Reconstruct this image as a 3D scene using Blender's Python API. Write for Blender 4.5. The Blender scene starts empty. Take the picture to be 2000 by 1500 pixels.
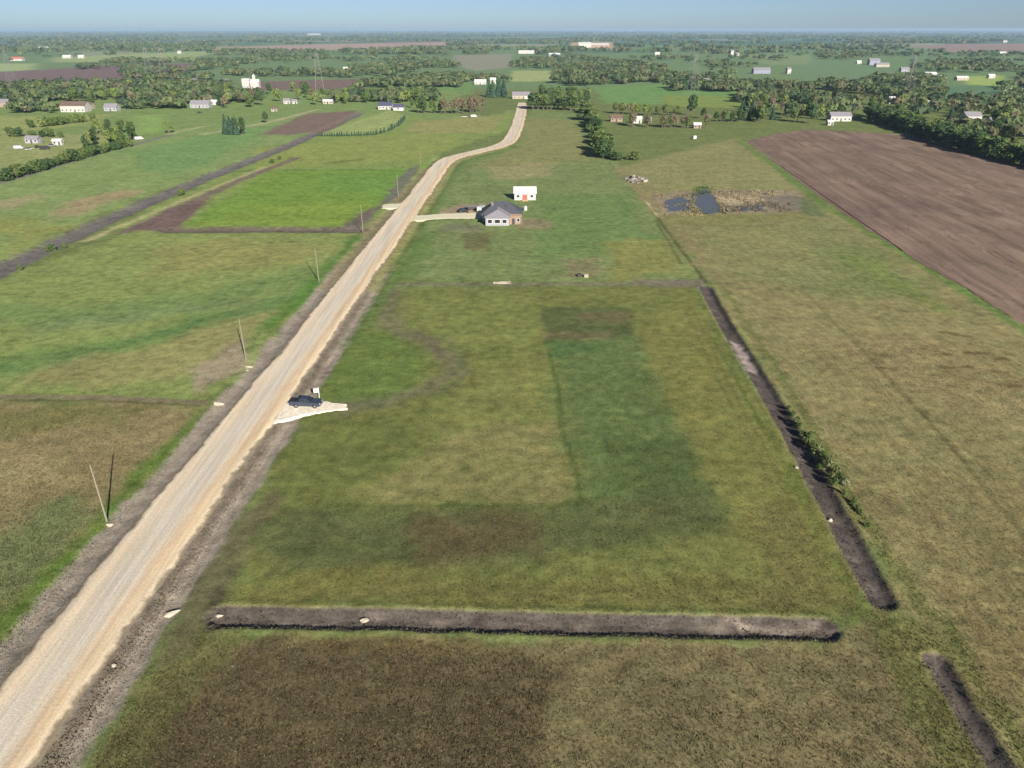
import bpy, bmesh, math, random
import numpy as np
from mathutils import Vector, Matrix

# ------------------------------------------------------------------ camera, sky, sun, exposure
S = bpy.context.scene
CAM_H = 64.0
FPX = 1411.0                      # focal length in pixels of a 2000 px wide frame
PITCH = math.atan(692.5 / FPX)    # horizon height in the frame
SUN_AZ = (0.407, -0.913)          # horizontal direction towards the sun
SUN_EL = math.radians(25.0)

cam_d = bpy.data.cameras.new('camera')
cam_d.sensor_width = 36.0
cam_d.lens = 36.0 * FPX / 2000.0
cam_d.clip_start = 0.5
cam_d.clip_end = 200000.0
cam = bpy.data.objects.new('camera', cam_d)
S.collection.objects.link(cam)
cam.location = (0, 0, CAM_H)
cam.rotation_euler = (math.pi / 2 - PITCH, 0, 0)
S.camera = cam

world = bpy.data.worlds.new('World')
S.world = world
world.use_nodes = True
wn = world.node_tree
sky = wn.nodes.new('ShaderNodeTexSky')
sky.sky_type = 'NISHITA'
sky.sun_disc = False
sky.sun_elevation = SUN_EL
sky.sun_rotation = math.atan2(SUN_AZ[0], SUN_AZ[1])
sky.altitude = 300
sky.air_density = 0.5
sky.dust_density = 0.6
sky.ozone_density = 2.5
wn.nodes['Background'].inputs['Strength'].default_value = 0.05
wn.links.new(sky.outputs[0], wn.nodes['Background'].inputs['Color'])

sun_d = bpy.data.lights.new('sun', 'SUN')
sun_d.energy = 5.0
sun_d.angle = math.radians(0.55)
sun_d.color = (1.0, 0.93, 0.83)
sun = bpy.data.objects.new('sun', sun_d)
S.collection.objects.link(sun)
sd = Vector((SUN_AZ[0] * math.cos(SUN_EL), SUN_AZ[1] * math.cos(SUN_EL), math.sin(SUN_EL)))
sun.rotation_euler = sd.to_track_quat('Z', 'Y').to_euler()
sun.location = (0, 0, 200)

vs = S.view_settings
vs.view_transform = 'Standard'
vs.look = 'None'
vs.exposure = 0.87
vs.gamma = 1.0
vs.use_curve_mapping = False
S.cycles.use_denoising = True
S.cycles.max_bounces = 6
S.cycles.volume_bounces = 1
S.cycles.volume_max_steps = 64

# ------------------------------------------------------------------ helpers
rng = np.random.default_rng(7)
random.seed(7)
COL = S.collection
SP, CP = math.sin(PITCH), math.cos(PITCH)


def G(px, py, z=0.0):
    """surveyed ground point seen at a photograph pixel"""
    u = (px - 1000.0) / FPX
    v = (750.0 - py) / FPX
    d = (u, CP + v * SP, -SP + v * CP)
    t = (z - CAM_H) / d[2]
    return (u * t, d[1] * t)


def MPP(py):
    v = (750.0 - py) / FPX
    return CAM_H / (SP - v * CP) / FPX


def lin(c):
    c = np.asarray(c, float) / 255.0
    return np.where(c <= 0.04045, c / 12.92, ((c + 0.055) / 1.055) ** 2.4)


KALB = np.array([0.84, 0.86, 0.92])


def A(r, g, b):
    """base colour of a sunlit surface that photographs as this sRGB value"""
    return lin((r, g, b)) * KALB


def A4(r, g, b):
    return tuple(A(r, g, b)) + (1.0,)


def setp(o, label=None, cat=None, group=None, kind=None):
    if label: o['label'] = label
    if cat: o['category'] = cat
    if group: o['group'] = group
    if kind: o['kind'] = kind
    return o


def empty(name, loc, rz=0.0, label=None, cat=None, group=None):
    o = bpy.data.objects.new(name, None)
    o.empty_display_size = 0.5
    COL.objects.link(o)
    o.location = loc
    o.rotation_euler = (0, 0, rz)
    return setp(o, label, cat, group)


def link_mesh(name, me, mat=None, parent=None):
    if mat is not None and not me.materials:
        me.materials.append(mat)
    o = bpy.data.objects.new(name, me)
    COL.objects.link(o)
    if parent is not None:
        o.parent = parent
    return o


def mesh_np(name, V, F, smooth=False):
    V = np.ascontiguousarray(V, dtype=np.float32)
    F = np.ascontiguousarray(F, dtype=np.int32)
    me = bpy.data.meshes.new(name)
    me.vertices.add(len(V))
    me.vertices.foreach_set('co', V.ravel())
    n, k = F.shape
    me.loops.add(n * k)
    me.loops.foreach_set('vertex_index', F.ravel())
    me.polygons.add(n)
    me.polygons.foreach_set('loop_start', np.arange(0, n * k, k, dtype=np.int32))
    me.update(calc_edges=True)
    if smooth:
        me.polygons.foreach_set('use_smooth', np.ones(n, dtype=bool))
    return me


def bm_mesh(name, bm):
    me = bpy.data.meshes.new(name)
    bmesh.ops.recalc_face_normals(bm, faces=bm.faces)
    bm.to_mesh(me)
    bm.free()
    return me


def add_box(bm, c, s, rz=0.0, bevel=0.0):
    r = bmesh.ops.create_cube(bm, size=1.0)
    vs_ = r['verts']
    M = Matrix.Translation(c) @ Matrix.Rotation(rz, 4, 'Z') @ Matrix.Diagonal((s[0], s[1], s[2], 1))
    bmesh.ops.transform(bm, matrix=M, verts=vs_)
    if bevel > 0:
        es = list({e for v in vs_ for e in v.link_edges})
        bmesh.ops.bevel(bm, geom=es, offset=bevel, segments=2, affect='EDGES', profile=0.6)


def box(name, c, s, mat, parent=None, rz=0.0, bevel=0.0):
    bm = bmesh.new()
    add_box(bm, c, s, rz, bevel)
    return link_mesh(name, bm_mesh(name, bm), mat, parent)


def add_beam(bm, a, b, w, sides=4):
    a, b = Vector(a), Vector(b)
    d = b - a
    L = d.length
    r = bmesh.ops.create_cone(bm, cap_ends=True, segments=sides, radius1=w, radius2=w, depth=L)
    M = Matrix.Translation((a + b) / 2) @ d.to_track_quat('Z', 'Y').to_matrix().to_4x4()
    bmesh.ops.transform(bm, matrix=M, verts=r['verts'])


def prism(bm, pts, y0, y1):
    """extrude an XZ outline along Y"""
    a = [bm.verts.new((x, y0, z)) for x, z in pts]
    b = [bm.verts.new((x, y1, z)) for x, z in pts]
    bm.faces.new(a)
    bm.faces.new(b[::-1])
    n = len(pts)
    for i in range(n):
        j = (i + 1) % n
        bm.faces.new((a[i], a[j], b[j], b[i]))


# value noise
_T = rng.random((512, 512))


def vn(x, y, s=0):
    x = np.asarray(x, float) + 37.13 * s
    y = np.asarray(y, float) + 91.7 * s
    xi = np.floor(x).astype(np.int64)
    yi = np.floor(y).astype(np.int64)
    fx, fy = x - xi, y - yi
    fx = fx * fx * (3 - 2 * fx)
    fy = fy * fy * (3 - 2 * fy)
    a = _T[xi & 511, yi & 511]
    b = _T[(xi + 1) & 511, yi & 511]
    c = _T[xi & 511, (yi + 1) & 511]
    d = _T[(xi + 1) & 511, (yi + 1) & 511]
    return (a * (1 - fx) + b * fx) * (1 - fy) + (c * (1 - fx) + d * fx) * fy


def fbm(x, y, s=0, o=4):
    r, a, t = 0.0, 1.0, 0.0
    for i in range(o):
        r = r + a * vn(x, y, s + i * 3)
        t += a
        a *= 0.55
        x, y = x * 2.03, y * 2.03
    return r / t


def sstep(a, b, x):
    t = np.clip((x - a) / (b - a), 0, 1)
    return t * t * (3 - 2 * t)


# ------------------------------------------------------------------ materials
def mat_base(name):
    m = bpy.data.materials.new(name)
    m.use_nodes = True
    nt = m.node_tree
    bs = nt.nodes['Principled BSDF']
    return m, nt, bs


def N(nt, t, **kw):
    n = nt.nodes.new(t)
    for k, v in kw.items():
        setattr(n, k, v)
    return n


def noise(nt, vec, scale, detail=3.0, rough=0.55):
    n = N(nt, 'ShaderNodeTexNoise')
    n.inputs['Scale'].default_value = scale
    n.inputs['Detail'].default_value = detail
    n.inputs['Roughness'].default_value = rough
    nt.links.new(vec, n.inputs['Vector'])
    return n.outputs['Fac']


def maprange(nt, v, a, b, c, d):
    n = N(nt, 'ShaderNodeMapRange')
    for i, x in zip(('From Min', 'From Max', 'To Min', 'To Max'), (a, b, c, d)):
        n.inputs[i].default_value = x
    nt.links.new(v, n.inputs['Value'])
    return n.outputs['Result']


def mathn(nt, op, a, b):
    n = N(nt, 'ShaderNodeMath', operation=op)
    for i, x in enumerate((a, b)):
        if isinstance(x, (int, float)):
            n.inputs[i].default_value = x
        else:
            nt.links.new(x, n.inputs[i])
    return n.outputs[0]


def mixc(nt, fac, a, b, mode='MIX'):
    n = N(nt, 'ShaderNodeMix', data_type='RGBA', blend_type=mode)
    n.clamp_factor = True
    for sock, x in ((n.inputs[0], fac), (n.inputs[6], a), (n.inputs[7], b)):
        if isinstance(x, (int, float)):
            sock.default_value = x
        elif isinstance(x, (tuple, list)):
            sock.default_value = tuple(x)
        else:
            nt.links.new(x, sock)
    return n.outputs[2]


def gray(nt, v):
    c = N(nt, 'ShaderNodeCombineColor')
    for i in range(3):
        nt.links.new(v, c.inputs[i])
    return c.outputs[0]


def objco(nt):
    return N(nt, 'ShaderNodeTexCoord').outputs['Object']


def plain(name, c, rough=0.7, var=0.15, scale=1.5, metal=0.0, bump=0.0, spec=0.3):
    m, nt, bs = mat_base(name)
    co = objco(nt)
    f = noise(nt, co, scale, 4)
    f = maprange(nt, f, 0.25, 0.75, 1 - var, 1 + var)
    nt.links.new(mixc(nt, 1.0, tuple(c) + (1,), gray(nt, f), 'MULTIPLY'), bs.inputs['Base Color'])
    bs.inputs['Roughness'].default_value = rough
    bs.inputs['Metallic'].default_value = metal
    bs.inputs['Specular IOR Level'].default_value = spec
    if bump:
        b = N(nt, 'ShaderNodeBump')
        b.inputs['Strength'].default_value = bump
        b.inputs['Distance'].default_value = 0.05
        nt.links.new(noise(nt, co, scale * 6, 3), b.inputs['Height'])
        nt.links.new(b.outputs[0], bs.inputs['Normal'])
    return m


def leafmat(name, c1, c2, var=0.35, trans=0.25):
    m, nt, bs = mat_base(name)
    nt.nodes.remove(bs)
    out = nt.nodes['Material Output']
    info = N(nt, 'ShaderNodeObjectInfo')
    co = objco(nt)
    f = noise(nt, co, 0.9, 3)
    base = mixc(nt, info.outputs['Random'], tuple(c1) + (1,), tuple(c2) + (1,))
    f = maprange(nt, f, 0.3, 0.7, 1 - var, 1 + var)
    base = mixc(nt, 1.0, base, gray(nt, f), 'MULTIPLY')
    d = N(nt, 'ShaderNodeBsdfDiffuse')
    t = N(nt, 'ShaderNodeBsdfTranslucent')
    mx = N(nt, 'ShaderNodeMixShader')
    mx.inputs[0].default_value = trans
    nt.links.new(base, d.inputs[0])
    nt.links.new(base, t.inputs[0])
    nt.links.new(d.outputs[0], mx.inputs[1])
    nt.links.new(t.outputs[0], mx.inputs[2])
    nt.links.new(mx.outputs[0], out.inputs['Surface'])
    return m


def attr_leaf(name, attr='tint', trans=0.33):
    m, nt, bs = mat_base(name)
    nt.nodes.remove(bs)
    out = nt.nodes['Material Output']
    a = N(nt, 'ShaderNodeAttribute', attribute_name=attr)
    d = N(nt, 'ShaderNodeBsdfDiffuse')
    t = N(nt, 'ShaderNodeBsdfTranslucent')
    mx = N(nt, 'ShaderNodeMixShader')
    mx.inputs[0].default_value = trans
    nt.links.new(a.outputs['Color'], d.inputs[0])
    nt.links.new(a.outputs['Color'], t.inputs[0])
    nt.links.new(d.outputs[0], mx.inputs[1])
    nt.links.new(t.outputs[0], mx.inputs[2])
    nt.links.new(mx.outputs[0], out.inputs['Surface'])
    return m


def ground_material():
    m, nt, bs = mat_base('field_ground')
    co = objco(nt)
    col = N(nt, 'ShaderNodeAttribute', attribute_name='tint').outputs['Color']
    par = N(nt, 'ShaderNodeSeparateColor')
    nt.links.new(N(nt, 'ShaderNodeAttribute', attribute_name='mask').outputs['Color'], par.inputs[0])
    weed, rows, bare = par.outputs[0], par.outputs[1], par.outputs[2]
    fine = noise(nt, co, 2.6, 4, 0.7)
    mid = noise(nt, co, 0.45, 4, 0.65)
    big = noise(nt, co, 0.06, 4, 0.6)
    # brightness breakup
    amp = maprange(nt, weed, 0, 1, 1.3, 2.0)
    f1 = mathn(nt, 'MULTIPLY', mathn(nt, 'SUBTRACT', fine, 0.5), amp)
    wide = noise(nt, co, 0.16, 5, 0.7)
    f2 = mathn(nt, 'MULTIPLY', mathn(nt, 'SUBTRACT', mid, 0.5), 1.5)
    f3 = mathn(nt, 'ADD', mathn(nt, 'MULTIPLY', mathn(nt, 'SUBTRACT', big, 0.5), 0.6), mathn(nt, 'MULTIPLY', mathn(nt, 'SUBTRACT', wide, 0.5), 0.95))
    f = mathn(nt, 'ADD', mathn(nt, 'ADD', f1, f2), mathn(nt, 'ADD', f3, 1.0))
    f = mathn(nt, 'MAXIMUM', f, 0.25)
    c = mixc(nt, 1.0, col, gray(nt, f), 'MULTIPLY')
    # dry straw and green drift in hue
    h = noise(nt, co, 0.22, 5, 0.7)
    straw = mixc(nt, 1.0, c, (1.10, 1.05, 0.98, 1), 'MULTIPLY')
    green = mixc(nt, 1.0, c, (0.88, 0.98, 0.88, 1), 'MULTIPLY')
    hue = mixc(nt, maprange(nt, h, 0.36, 0.64, 0, 1), straw, green)
    c = mixc(nt, mathn(nt, 'SUBTRACT', 0.8, mathn(nt, 'MULTIPLY', bare, 0.8)), c, hue)
    # mown rows
    mp = N(nt, 'ShaderNodeMapping')
    mp.inputs['Rotation'].default_value = (0, 0, math.radians(9.0))
    mp.inputs['Scale'].default_value = (1.9, 0.16, 1)
    nt.links.new(co, mp.inputs['Vector'])
    rn = noise(nt, mp.outputs[0], 1.0, 3, 0.6)
    rf = maprange(nt, rn, 0.3, 0.7, 0.80, 1.20)
    c = mixc(nt, rows, c, mixc(nt, 1.0, c, gray(nt, rf), 'MULTIPLY'))
    # scattered pale weed heads and dark gaps
    sp = noise(nt, co, 1.7, 2, 0.9)
    spm = mathn(nt, 'MULTIPLY', maprange(nt, sp, 0.60, 0.74, 0, 0.38), weed)
    c = mixc(nt, spm, c, A4(168, 156, 116))
    dk = noise(nt, co, 1.1, 3, 0.8)
    dkm = mathn(nt, 'MULTIPLY', maprange(nt, dk, 0.58, 0.74, 0, 0.30), weed)
    c = mixc(nt, dkm, c, A4(62, 62, 38))
    nt.links.new(c, bs.inputs['Base Color'])
    bs.inputs['Roughness'].default_value = 0.95
    bs.inputs['Specular IOR Level'].default_value = 0.08
    b = N(nt, 'ShaderNodeBump')
    b.inputs['Strength'].default_value = 0.45
    b.inputs['Distance'].default_value = 0.2
    nt.links.new(mathn(nt, 'ADD', noise(nt, co, 3.2, 4, 0.7), mathn(nt, 'MULTIPLY', mid, 1.2)), b.inputs['Height'])
    nt.links.new(b.outputs[0], bs.inputs['Normal'])
    return m


def road_material():
    m, nt, bs = mat_base('gravel_surface')
    co = objco(nt)
    ac = N(nt, 'ShaderNodeAttribute', attribute_name='across').outputs['Fac']
    wob = maprange(nt, noise(nt, co, 0.35, 5, 0.7), 0, 1, -0.22, 0.22)
    mp = N(nt, 'ShaderNodeMapping')
    mp.inputs['Rotation'].default_value = (0, 0, math.radians(2.5))
    mp.inputs['Scale'].default_value = (1.3, 0.035, 1)
    nt.links.new(co, mp.inputs['Vector'])
    streak = noise(nt, mp.outputs[0], 1.0, 4, 0.65)
    fac = maprange(nt, mathn(nt, 'ADD', ac, wob), -1.3, 1.3, 0, 1)
    ramp = N(nt, 'ShaderNodeValToRGB')
    stops = [(0.0, (118, 105, 88)), (0.085, (150, 135, 112)), (0.13, (232, 214, 182)), (0.24, (230, 210, 178)),
             (0.33, (217, 204, 178)), (0.5, (214, 202, 180)), (0.62, (217, 203, 176)), (0.71, (212, 186, 152)),
             (0.79, (226, 202, 162)), (0.87, (232, 212, 176)), (0.915, (150, 135, 112)), (1.0, (118, 105, 88))]
    el = ramp.color_ramp.elements
    while len(el) > 1:
        el.remove(el[-1])
    el[0].position = stops[0][0]
    el[0].color = tuple(v * 0.92 for v in A(*stops[0][1])) + (1,)
    for p, c in stops[1:]:
        e = el.new(p)
        e.color = tuple(v * 0.97 for v in A(*c)) + (1,)
    nt.links.new(fac, ramp.inputs[0])
    c = ramp.outputs[0]
    c = mixc(nt, 1.0, c, gray(nt, maprange(nt, streak, 0.3, 0.7, 0.80, 1.16)), 'MULTIPLY')
    c = mixc(nt, maprange(nt, noise(nt, co, 0.12, 4), 0.45, 0.7, 0, 0.5), c,
             mixc(nt, 1.0, c, (1.03, 0.97, 0.87, 1), 'MULTIPLY'))
    c = mixc(nt, 1.0, c, gray(nt, maprange(nt, noise(nt, co, 3.5, 5, 0.8), 0.25, 0.75, 0.70, 1.28)), 'MULTIPLY')
    nt.links.new(c, bs.inputs['Base Color'])
    bs.inputs['Roughness'].default_value = 0.95
    bs.inputs['Specular IOR Level'].default_value = 0.1
    b = N(nt, 'ShaderNodeBump')
    b.inputs['Strength'].default_value = 0.35
    b.inputs['Distance'].default_value = 0.08
    nt.links.new(mathn(nt, 'ADD', noise(nt, co, 4.0, 4, 0.7), streak), b.inputs['Height'])
    nt.links.new(b.outputs[0], bs.inputs['Normal'])
    return m


def plough_material(ang):
    m, nt, bs = mat_base('ploughed_soil')
    co = objco(nt)
    mp = N(nt, 'ShaderNodeMapping')
    mp.inputs['Rotation'].default_value = (0, 0, -ang)
    wv = N(nt, 'ShaderNodeTexNoise')
    wv.inputs['Scale'].default_value = 0.014
    wv.inputs['Detail'].default_value = 2.0
    nt.links.new(co, wv.inputs['Vector'])
    sc_ = N(nt, 'ShaderNodeVectorMath', operation='SCALE')
    sc_.inputs['Scale'].default_value = 7.0
    nt.links.new(wv.outputs['Color'], sc_.inputs[0])
    ad_ = N(nt, 'ShaderNodeVectorMath', operation='ADD')
    nt.links.new(co, ad_.inputs[0])
    nt.links.new(sc_.outputs[0], ad_.inputs[1])
    nt.links.new(ad_.outputs[0], mp.inputs['Vector'])

    def streaks(sx, sy):
        q = N(nt, 'ShaderNodeMapping')
        q.inputs['Scale'].default_value = (sx, sy, 1)
        nt.links.new(mp.outputs[0], q.inputs['Vector'])
        return noise(nt, q.outputs[0], 1.0, 4, 0.6)
    s1 = streaks(0.006, 0.16)
    s2 = streaks(0.012, 0.55)
    s3 = streaks(0.02, 0.035)
    big = noise(nt, co, 0.011, 4, 0.6)
    c = mixc(nt, maprange(nt, s3, 0.35, 0.65, 0, 1), A4(148, 126, 106), A4(132, 111, 96))
    c = mixc(nt, maprange(nt, big, 0.5, 0.68, 0, 0.8), c, A4(122, 103, 90))
    c = mixc(nt, 1.0, c, gray(nt, maprange(nt, s1, 0.36, 0.66, 0.72, 1.14)), 'MULTIPLY')
    c = mixc(nt, 1.0, c, gray(nt, maprange(nt, s2, 0.3, 0.7, 0.84, 1.14)), 'MULTIPLY')
    s4 = streaks(0.004, 0.11)
    c = mixc(nt, maprange(nt, mathn(nt, 'ABSOLUTE', mathn(nt, 'SUBTRACT', s4, 0.5), 0.0), 0.0, 0.022, 0.55, 0.0), c, A4(96, 76, 64))
    c = mixc(nt, 1.0, c, gray(nt, maprange(nt, noise(nt, co, 0.8, 4, 0.7), 0.2, 0.8, 0.82, 1.18)), 'MULTIPLY')
    nt.links.new(c, bs.inputs['Base Color'])
    bs.inputs['Roughness'].default_value = 1.0
    bs.inputs['Specular IOR Level'].default_value = 0.05
    b = N(nt, 'ShaderNodeBump')
    b.inputs['Strength'].default_value = 0.5
    b.inputs['Distance'].default_value = 0.3
    nt.links.new(mathn(nt, 'ADD', s2, noise(nt, co, 1.2, 4, 0.7)), b.inputs['Height'])
    nt.links.new(b.outputs[0], bs.inputs['Normal'])
    return m


def water_material():
    m, nt, bs = mat_base('pond_water')
    co = objco(nt)
    bs.inputs['Base Color'].default_value = (0.085, 0.095, 0.10, 1)
    bs.inputs['Roughness'].default_value = 0.38
    bs.inputs['Specular IOR Level'].default_value = 0.5
    b = N(nt, 'ShaderNodeBump')
    b.inputs['Strength'].default_value = 0.12
    b.inputs['Distance'].default_value = 0.1
    nt.links.new(noise(nt, co, 1.2, 3), b.inputs['Height'])
    nt.links.new(b.outputs[0], bs.inputs['Normal'])
    return m


def glass_material():
    m, nt, bs = mat_base('window_glass')
    bs.inputs['Base Color'].default_value = (0.02, 0.025, 0.03, 1)
    bs.inputs['Roughness'].default_value = 0.06
    bs.inputs['Specular IOR Level'].default_value = 0.6
    return m


def siding(name, c, pitch=0.2, axis='z'):
    m, nt, bs = mat_base(name)
    co = objco(nt)
    sx = N(nt, 'ShaderNodeSeparateXYZ')
    nt.links.new(co, sx.inputs[0])
    q = sx.outputs[2] if axis == 'z' else sx.outputs[0]
    fr = mathn(nt, 'FRACT', mathn(nt, 'DIVIDE', q, pitch), 0.0)
    gap = maprange(nt, fr, 0.0, 0.12, 0.72, 1.0)
    c2 = mixc(nt, 1.0, tuple(c) + (1,), gray(nt, gap), 'MULTIPLY')
    c2 = mixc(nt, 1.0, c2, gray(nt, maprange(nt, noise(nt, co, 0.6, 4), 0.3, 0.7, 0.92, 1.06)), 'MULTIPLY')
    nt.links.new(c2, bs.inputs['Base Color'])
    bs.inputs['Roughness'].default_value = 0.6
    bs.inputs['Specular IOR Level'].default_value = 0.3
    return m


M = {}
M['ground'] = ground_material()
M['road'] = road_material()
M['water'] = water_material()
M['glass'] = glass_material()
M['white_wall'] = siding('white_siding', (0.42, 0.41, 0.38))
M['cream_wall'] = siding('cream_siding', (0.36, 0.31, 0.24))
M['tan_wall'] = siding('tan_siding', (0.27, 0.19, 0.14))
M['grey_wall'] = siding('grey_siding', (0.30, 0.30, 0.32))
M['pink_wall'] = siding('faded_red_siding', (0.30, 0.21, 0.19))
M['blue_wall'] = siding('blue_grey_siding', (0.22, 0.23, 0.30))
M['white_metal'] = siding('white_metal_cladding', (0.46, 0.44, 0.43), 0.3, 'x')
M['white_roof'] = plain('white_metal_roof', (0.55, 0.55, 0.54), 0.45, 0.05)
M['dark_roof'] = plain('charcoal_shingles', (0.062, 0.066, 0.08), 0.9, 0.3, 2.5, bump=0.3)
M['grey_roof'] = plain('grey_shingles', (0.21, 0.20, 0.22), 0.9, 0.25, 2.5)
M['brown_roof'] = plain('brown_shingles', (0.13, 0.09, 0.07), 0.9, 0.25, 2.5)
M['red_roof'] = plain('red_metal_roof', (0.42, 0.12, 0.08), 0.6, 0.15)
M['navy_roof'] = plain('navy_shingles', (0.06, 0.065, 0.11), 0.9, 0.25, 2.5)
M['red_door'] = plain('red_paint', (0.38, 0.09, 0.06), 0.6, 0.2)
M['dark_trim'] = plain('dark_trim', (0.05, 0.045, 0.045), 0.6, 0.2)
M['white_trim'] = plain('white_trim', (0.75, 0.74, 0.72), 0.6, 0.06)
M['timber'] = plain('raw_timber', (0.42, 0.29, 0.18), 0.85, 0.25, 3)
M['pole_wood'] = plain('weathered_pole_wood', (0.22, 0.19, 0.14), 0.9, 0.2, 4)
M['concrete'] = plain('pale_concrete', (0.34, 0.31, 0.26), 0.9, 0.12, 3)
M['limestone'] = plain('pale_limestone', (0.40, 0.36, 0.28), 0.9, 0.2, 3, bump=0.4)
M['rock'] = plain('field_stone', (0.17, 0.16, 0.14), 0.9, 0.3, 2, bump=0.4)
M['steel'] = plain('galvanised_steel', (0.24, 0.24, 0.24), 0.5, 0.1, metal=0.3)
M['truck_paint'] = plain('dark_blue_grey_paint', (0.034, 0.043, 0.066), 0.28, 0.08, spec=0.6)
M['black'] = plain('black_plastic', (0.02, 0.02, 0.021), 0.6, 0.2)
M['rubber'] = plain('tyre_rubber', (0.025, 0.024, 0.023), 0.9, 0.2)
M['rim'] = plain('alloy_rim', (0.22, 0.22, 0.23), 0.4, 0.1, metal=0.6)
M['lamp'] = plain('lamp_lens', (0.7, 0.7, 0.68), 0.2, 0.05)
M['red_lamp'] = plain('tail_lens', (0.35, 0.02, 0.02), 0.25, 0.05)
M['white_paint'] = plain('white_vehicle_paint', (0.45, 0.45, 0.44), 0.35, 0.05, spec=0.5)
M['sign_white'] = plain('white_sign_paint', (0.55, 0.55, 0.52), 0.5, 0.04)
M['rust'] = plain('rusty_orange_paint', (0.42, 0.16, 0.06), 0.7, 0.25)
M['bark'] = plain('bark', (0.12, 0.09, 0.065), 0.95, 0.3, 4)
M['leaf_mid'] = leafmat('leaf_mid_green', (0.093, 0.152, 0.046), (0.147, 0.186, 0.062))
M['leaf_bright'] = leafmat('leaf_fresh_green', (0.163, 0.232, 0.062), (0.217, 0.248, 0.085))
M['leaf_dark'] = leafmat('leaf_dark_green', (0.053, 0.096, 0.037), (0.085, 0.132, 0.053))
M['leaf_brown'] = leafmat('leaf_brown_budding', (0.186, 0.152, 0.096), (0.248, 0.202, 0.132))
M['leaf_spruce'] = leafmat('spruce_needles', (0.040, 0.078, 0.050), (0.062, 0.105, 0.062), trans=0.08)
M['leaf_shrub'] = leafmat('shrub_leaves', (0.116, 0.178, 0.054), (0.209, 0.232, 0.101))
M['leaf_pale'] = leafmat('pale_blossom_leaves', (0.22, 0.24, 0.12), (0.30, 0.30, 0.17))
M['attr_leaf'] = attr_leaf('mixed_leaves')

# ------------------------------------------------------------------ road edges (surveyed)
ROAD = [((-126, 1500), (67, 1500)), ((0, 1347), (164, 1347)), ((143, 1173), (287, 1173)), ((287, 1000), (407, 1000)),
        ((404, 867), (500, 867)), ((492, 758), (578, 758)), ((569, 667), (639, 667)), ((610, 616), (675, 616)),
        ((657, 560), (711, 560)), ((705, 500), (753, 500)), ((755, 433), (804, 433)), ((798, 383), (837, 383)),
        ((829, 345), (862, 345)), ((843, 324), (877, 325)), ((860, 311), (890, 314)), ((886, 303), (906, 308)),
        ((931, 291), (945, 299)), ((962, 283), (978, 291)), ((981, 275), (1001, 282)), ((993, 262), (1013, 265)),
        ((1002, 242), (1021, 242)), ((1009, 220), (1025, 220)), ((1013, 201), (1029, 201))]
Lw = [np.array(G(*a)) for a, b in ROAD]
Rw = [np.array(G(*b)) for a, b in ROAD]
# carry the straight near stretch on past the camera
dirL = (Lw[0] - Lw[4]) / np.linalg.norm(Lw[0] - Lw[4])
wid = 9.0
midn = (Lw[2] + Rw[2]) / 2
for d in (60, 140, 300):
    c = (Lw[0] + Rw[0]) / 2 if d == 0 else (((Lw[-1] * 0) + midn) + dirL * (d + 30))
    Lw.insert(0, c + np.array([-4.6, 0]))
    Rw.insert(0, c + np.array([4.6, 0]))
order = sorted(range(3), key=lambda i: Lw[i][1])
Lw[:3] = [Lw[i] for i in order]
Rw[:3] = [Rw[i] for i in order]


def catmull(P, step=2.0):
    P = [np.asarray(p, float) for p in P]
    out = []
    for i in range(len(P) - 1):
        p0 = P[max(i - 1, 0)]
        p1, p2 = P[i], P[i + 1]
        p3 = P[min(i + 2, len(P) - 1)]
        n = max(2, int(np.linalg.norm(p2 - p1) / step))
        # centripetal-ish tangents scaled to the segment keep the long runs straight
        l = np.linalg.norm(p2 - p1)
        t1 = (p2 - p0) / max(np.linalg.norm(p2 - p0), 1e-6) * l
        t2 = (p3 - p1) / max(np.linalg.norm(p3 - p1), 1e-6) * l
        for k in range(n):
            t = k / n
            h = (2 * t ** 3 - 3 * t ** 2 + 1, t ** 3 - 2 * t ** 2 + t, -2 * t ** 3 + 3 * t ** 2, t ** 3 - t ** 2)
            out.append(h[0] * p1 + h[1] * t1 + h[2] * p2 + h[3] * t2)
    out.append(P[-1])
    return np.array(out)


mid_pts = [(a + b) / 2 for a, b in zip(Lw, Rw)]
wid_pts = [np.linalg.norm(a - b) for a, b in zip(Lw, Rw)]
CENT = catmull(mid_pts, 1.0)
seg = np.concatenate([[0], np.cumsum(np.linalg.norm(np.diff(CENT, axis=0), axis=1))])
tan = np.gradient(CENT, axis=0)
tan /= np.linalg.norm(tan, axis=1)[:, None]
NRM = np.stack([tan[:, 1], -tan[:, 0]], 1)       # to the right
HW = np.full(len(CENT), 4.35)

# ------------------------------------------------------------------ ground sheet
def axis_growth(a, step, g, end):
    out = []
    x, s = a, step
    while x < end:
        s *= g
        x += s
        out.append(x)
    return np.array(out)


STEP = 0.6
xs_c = np.concatenate([np.arange(-88, 42, STEP), np.arange(42, 78, 0.32), np.arange(78, 112.01, STEP)])
xs = np.concatenate([-axis_growth(88, STEP, 1.024, 70000)[::-1], xs_c, axis_growth(112, STEP, 1.024, 70000)])
ys_c = np.concatenate([np.arange(40, 59, STEP), np.arange(59, 71, 0.22), np.arange(71, 150.01, STEP)])
ys = np.concatenate([40 - axis_growth(0, STEP, 1.22, 6000)[::-1], ys_c, axis_growth(150, STEP, 1.0145, 75000)])
nx, ny = len(xs), len(ys)
GX, GY = np.meshgrid(xs, ys)
gx, gy = GX.ravel(), GY.ravel()
gz = np.zeros_like(gx)
gcol = np.zeros((len(gx), 3))
weed = np.full(len(gx), 0.15)
rows = np.zeros(len(gx))
bare = np.zeros(len(gx))
gcol[:] = A(112, 122, 72)


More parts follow.
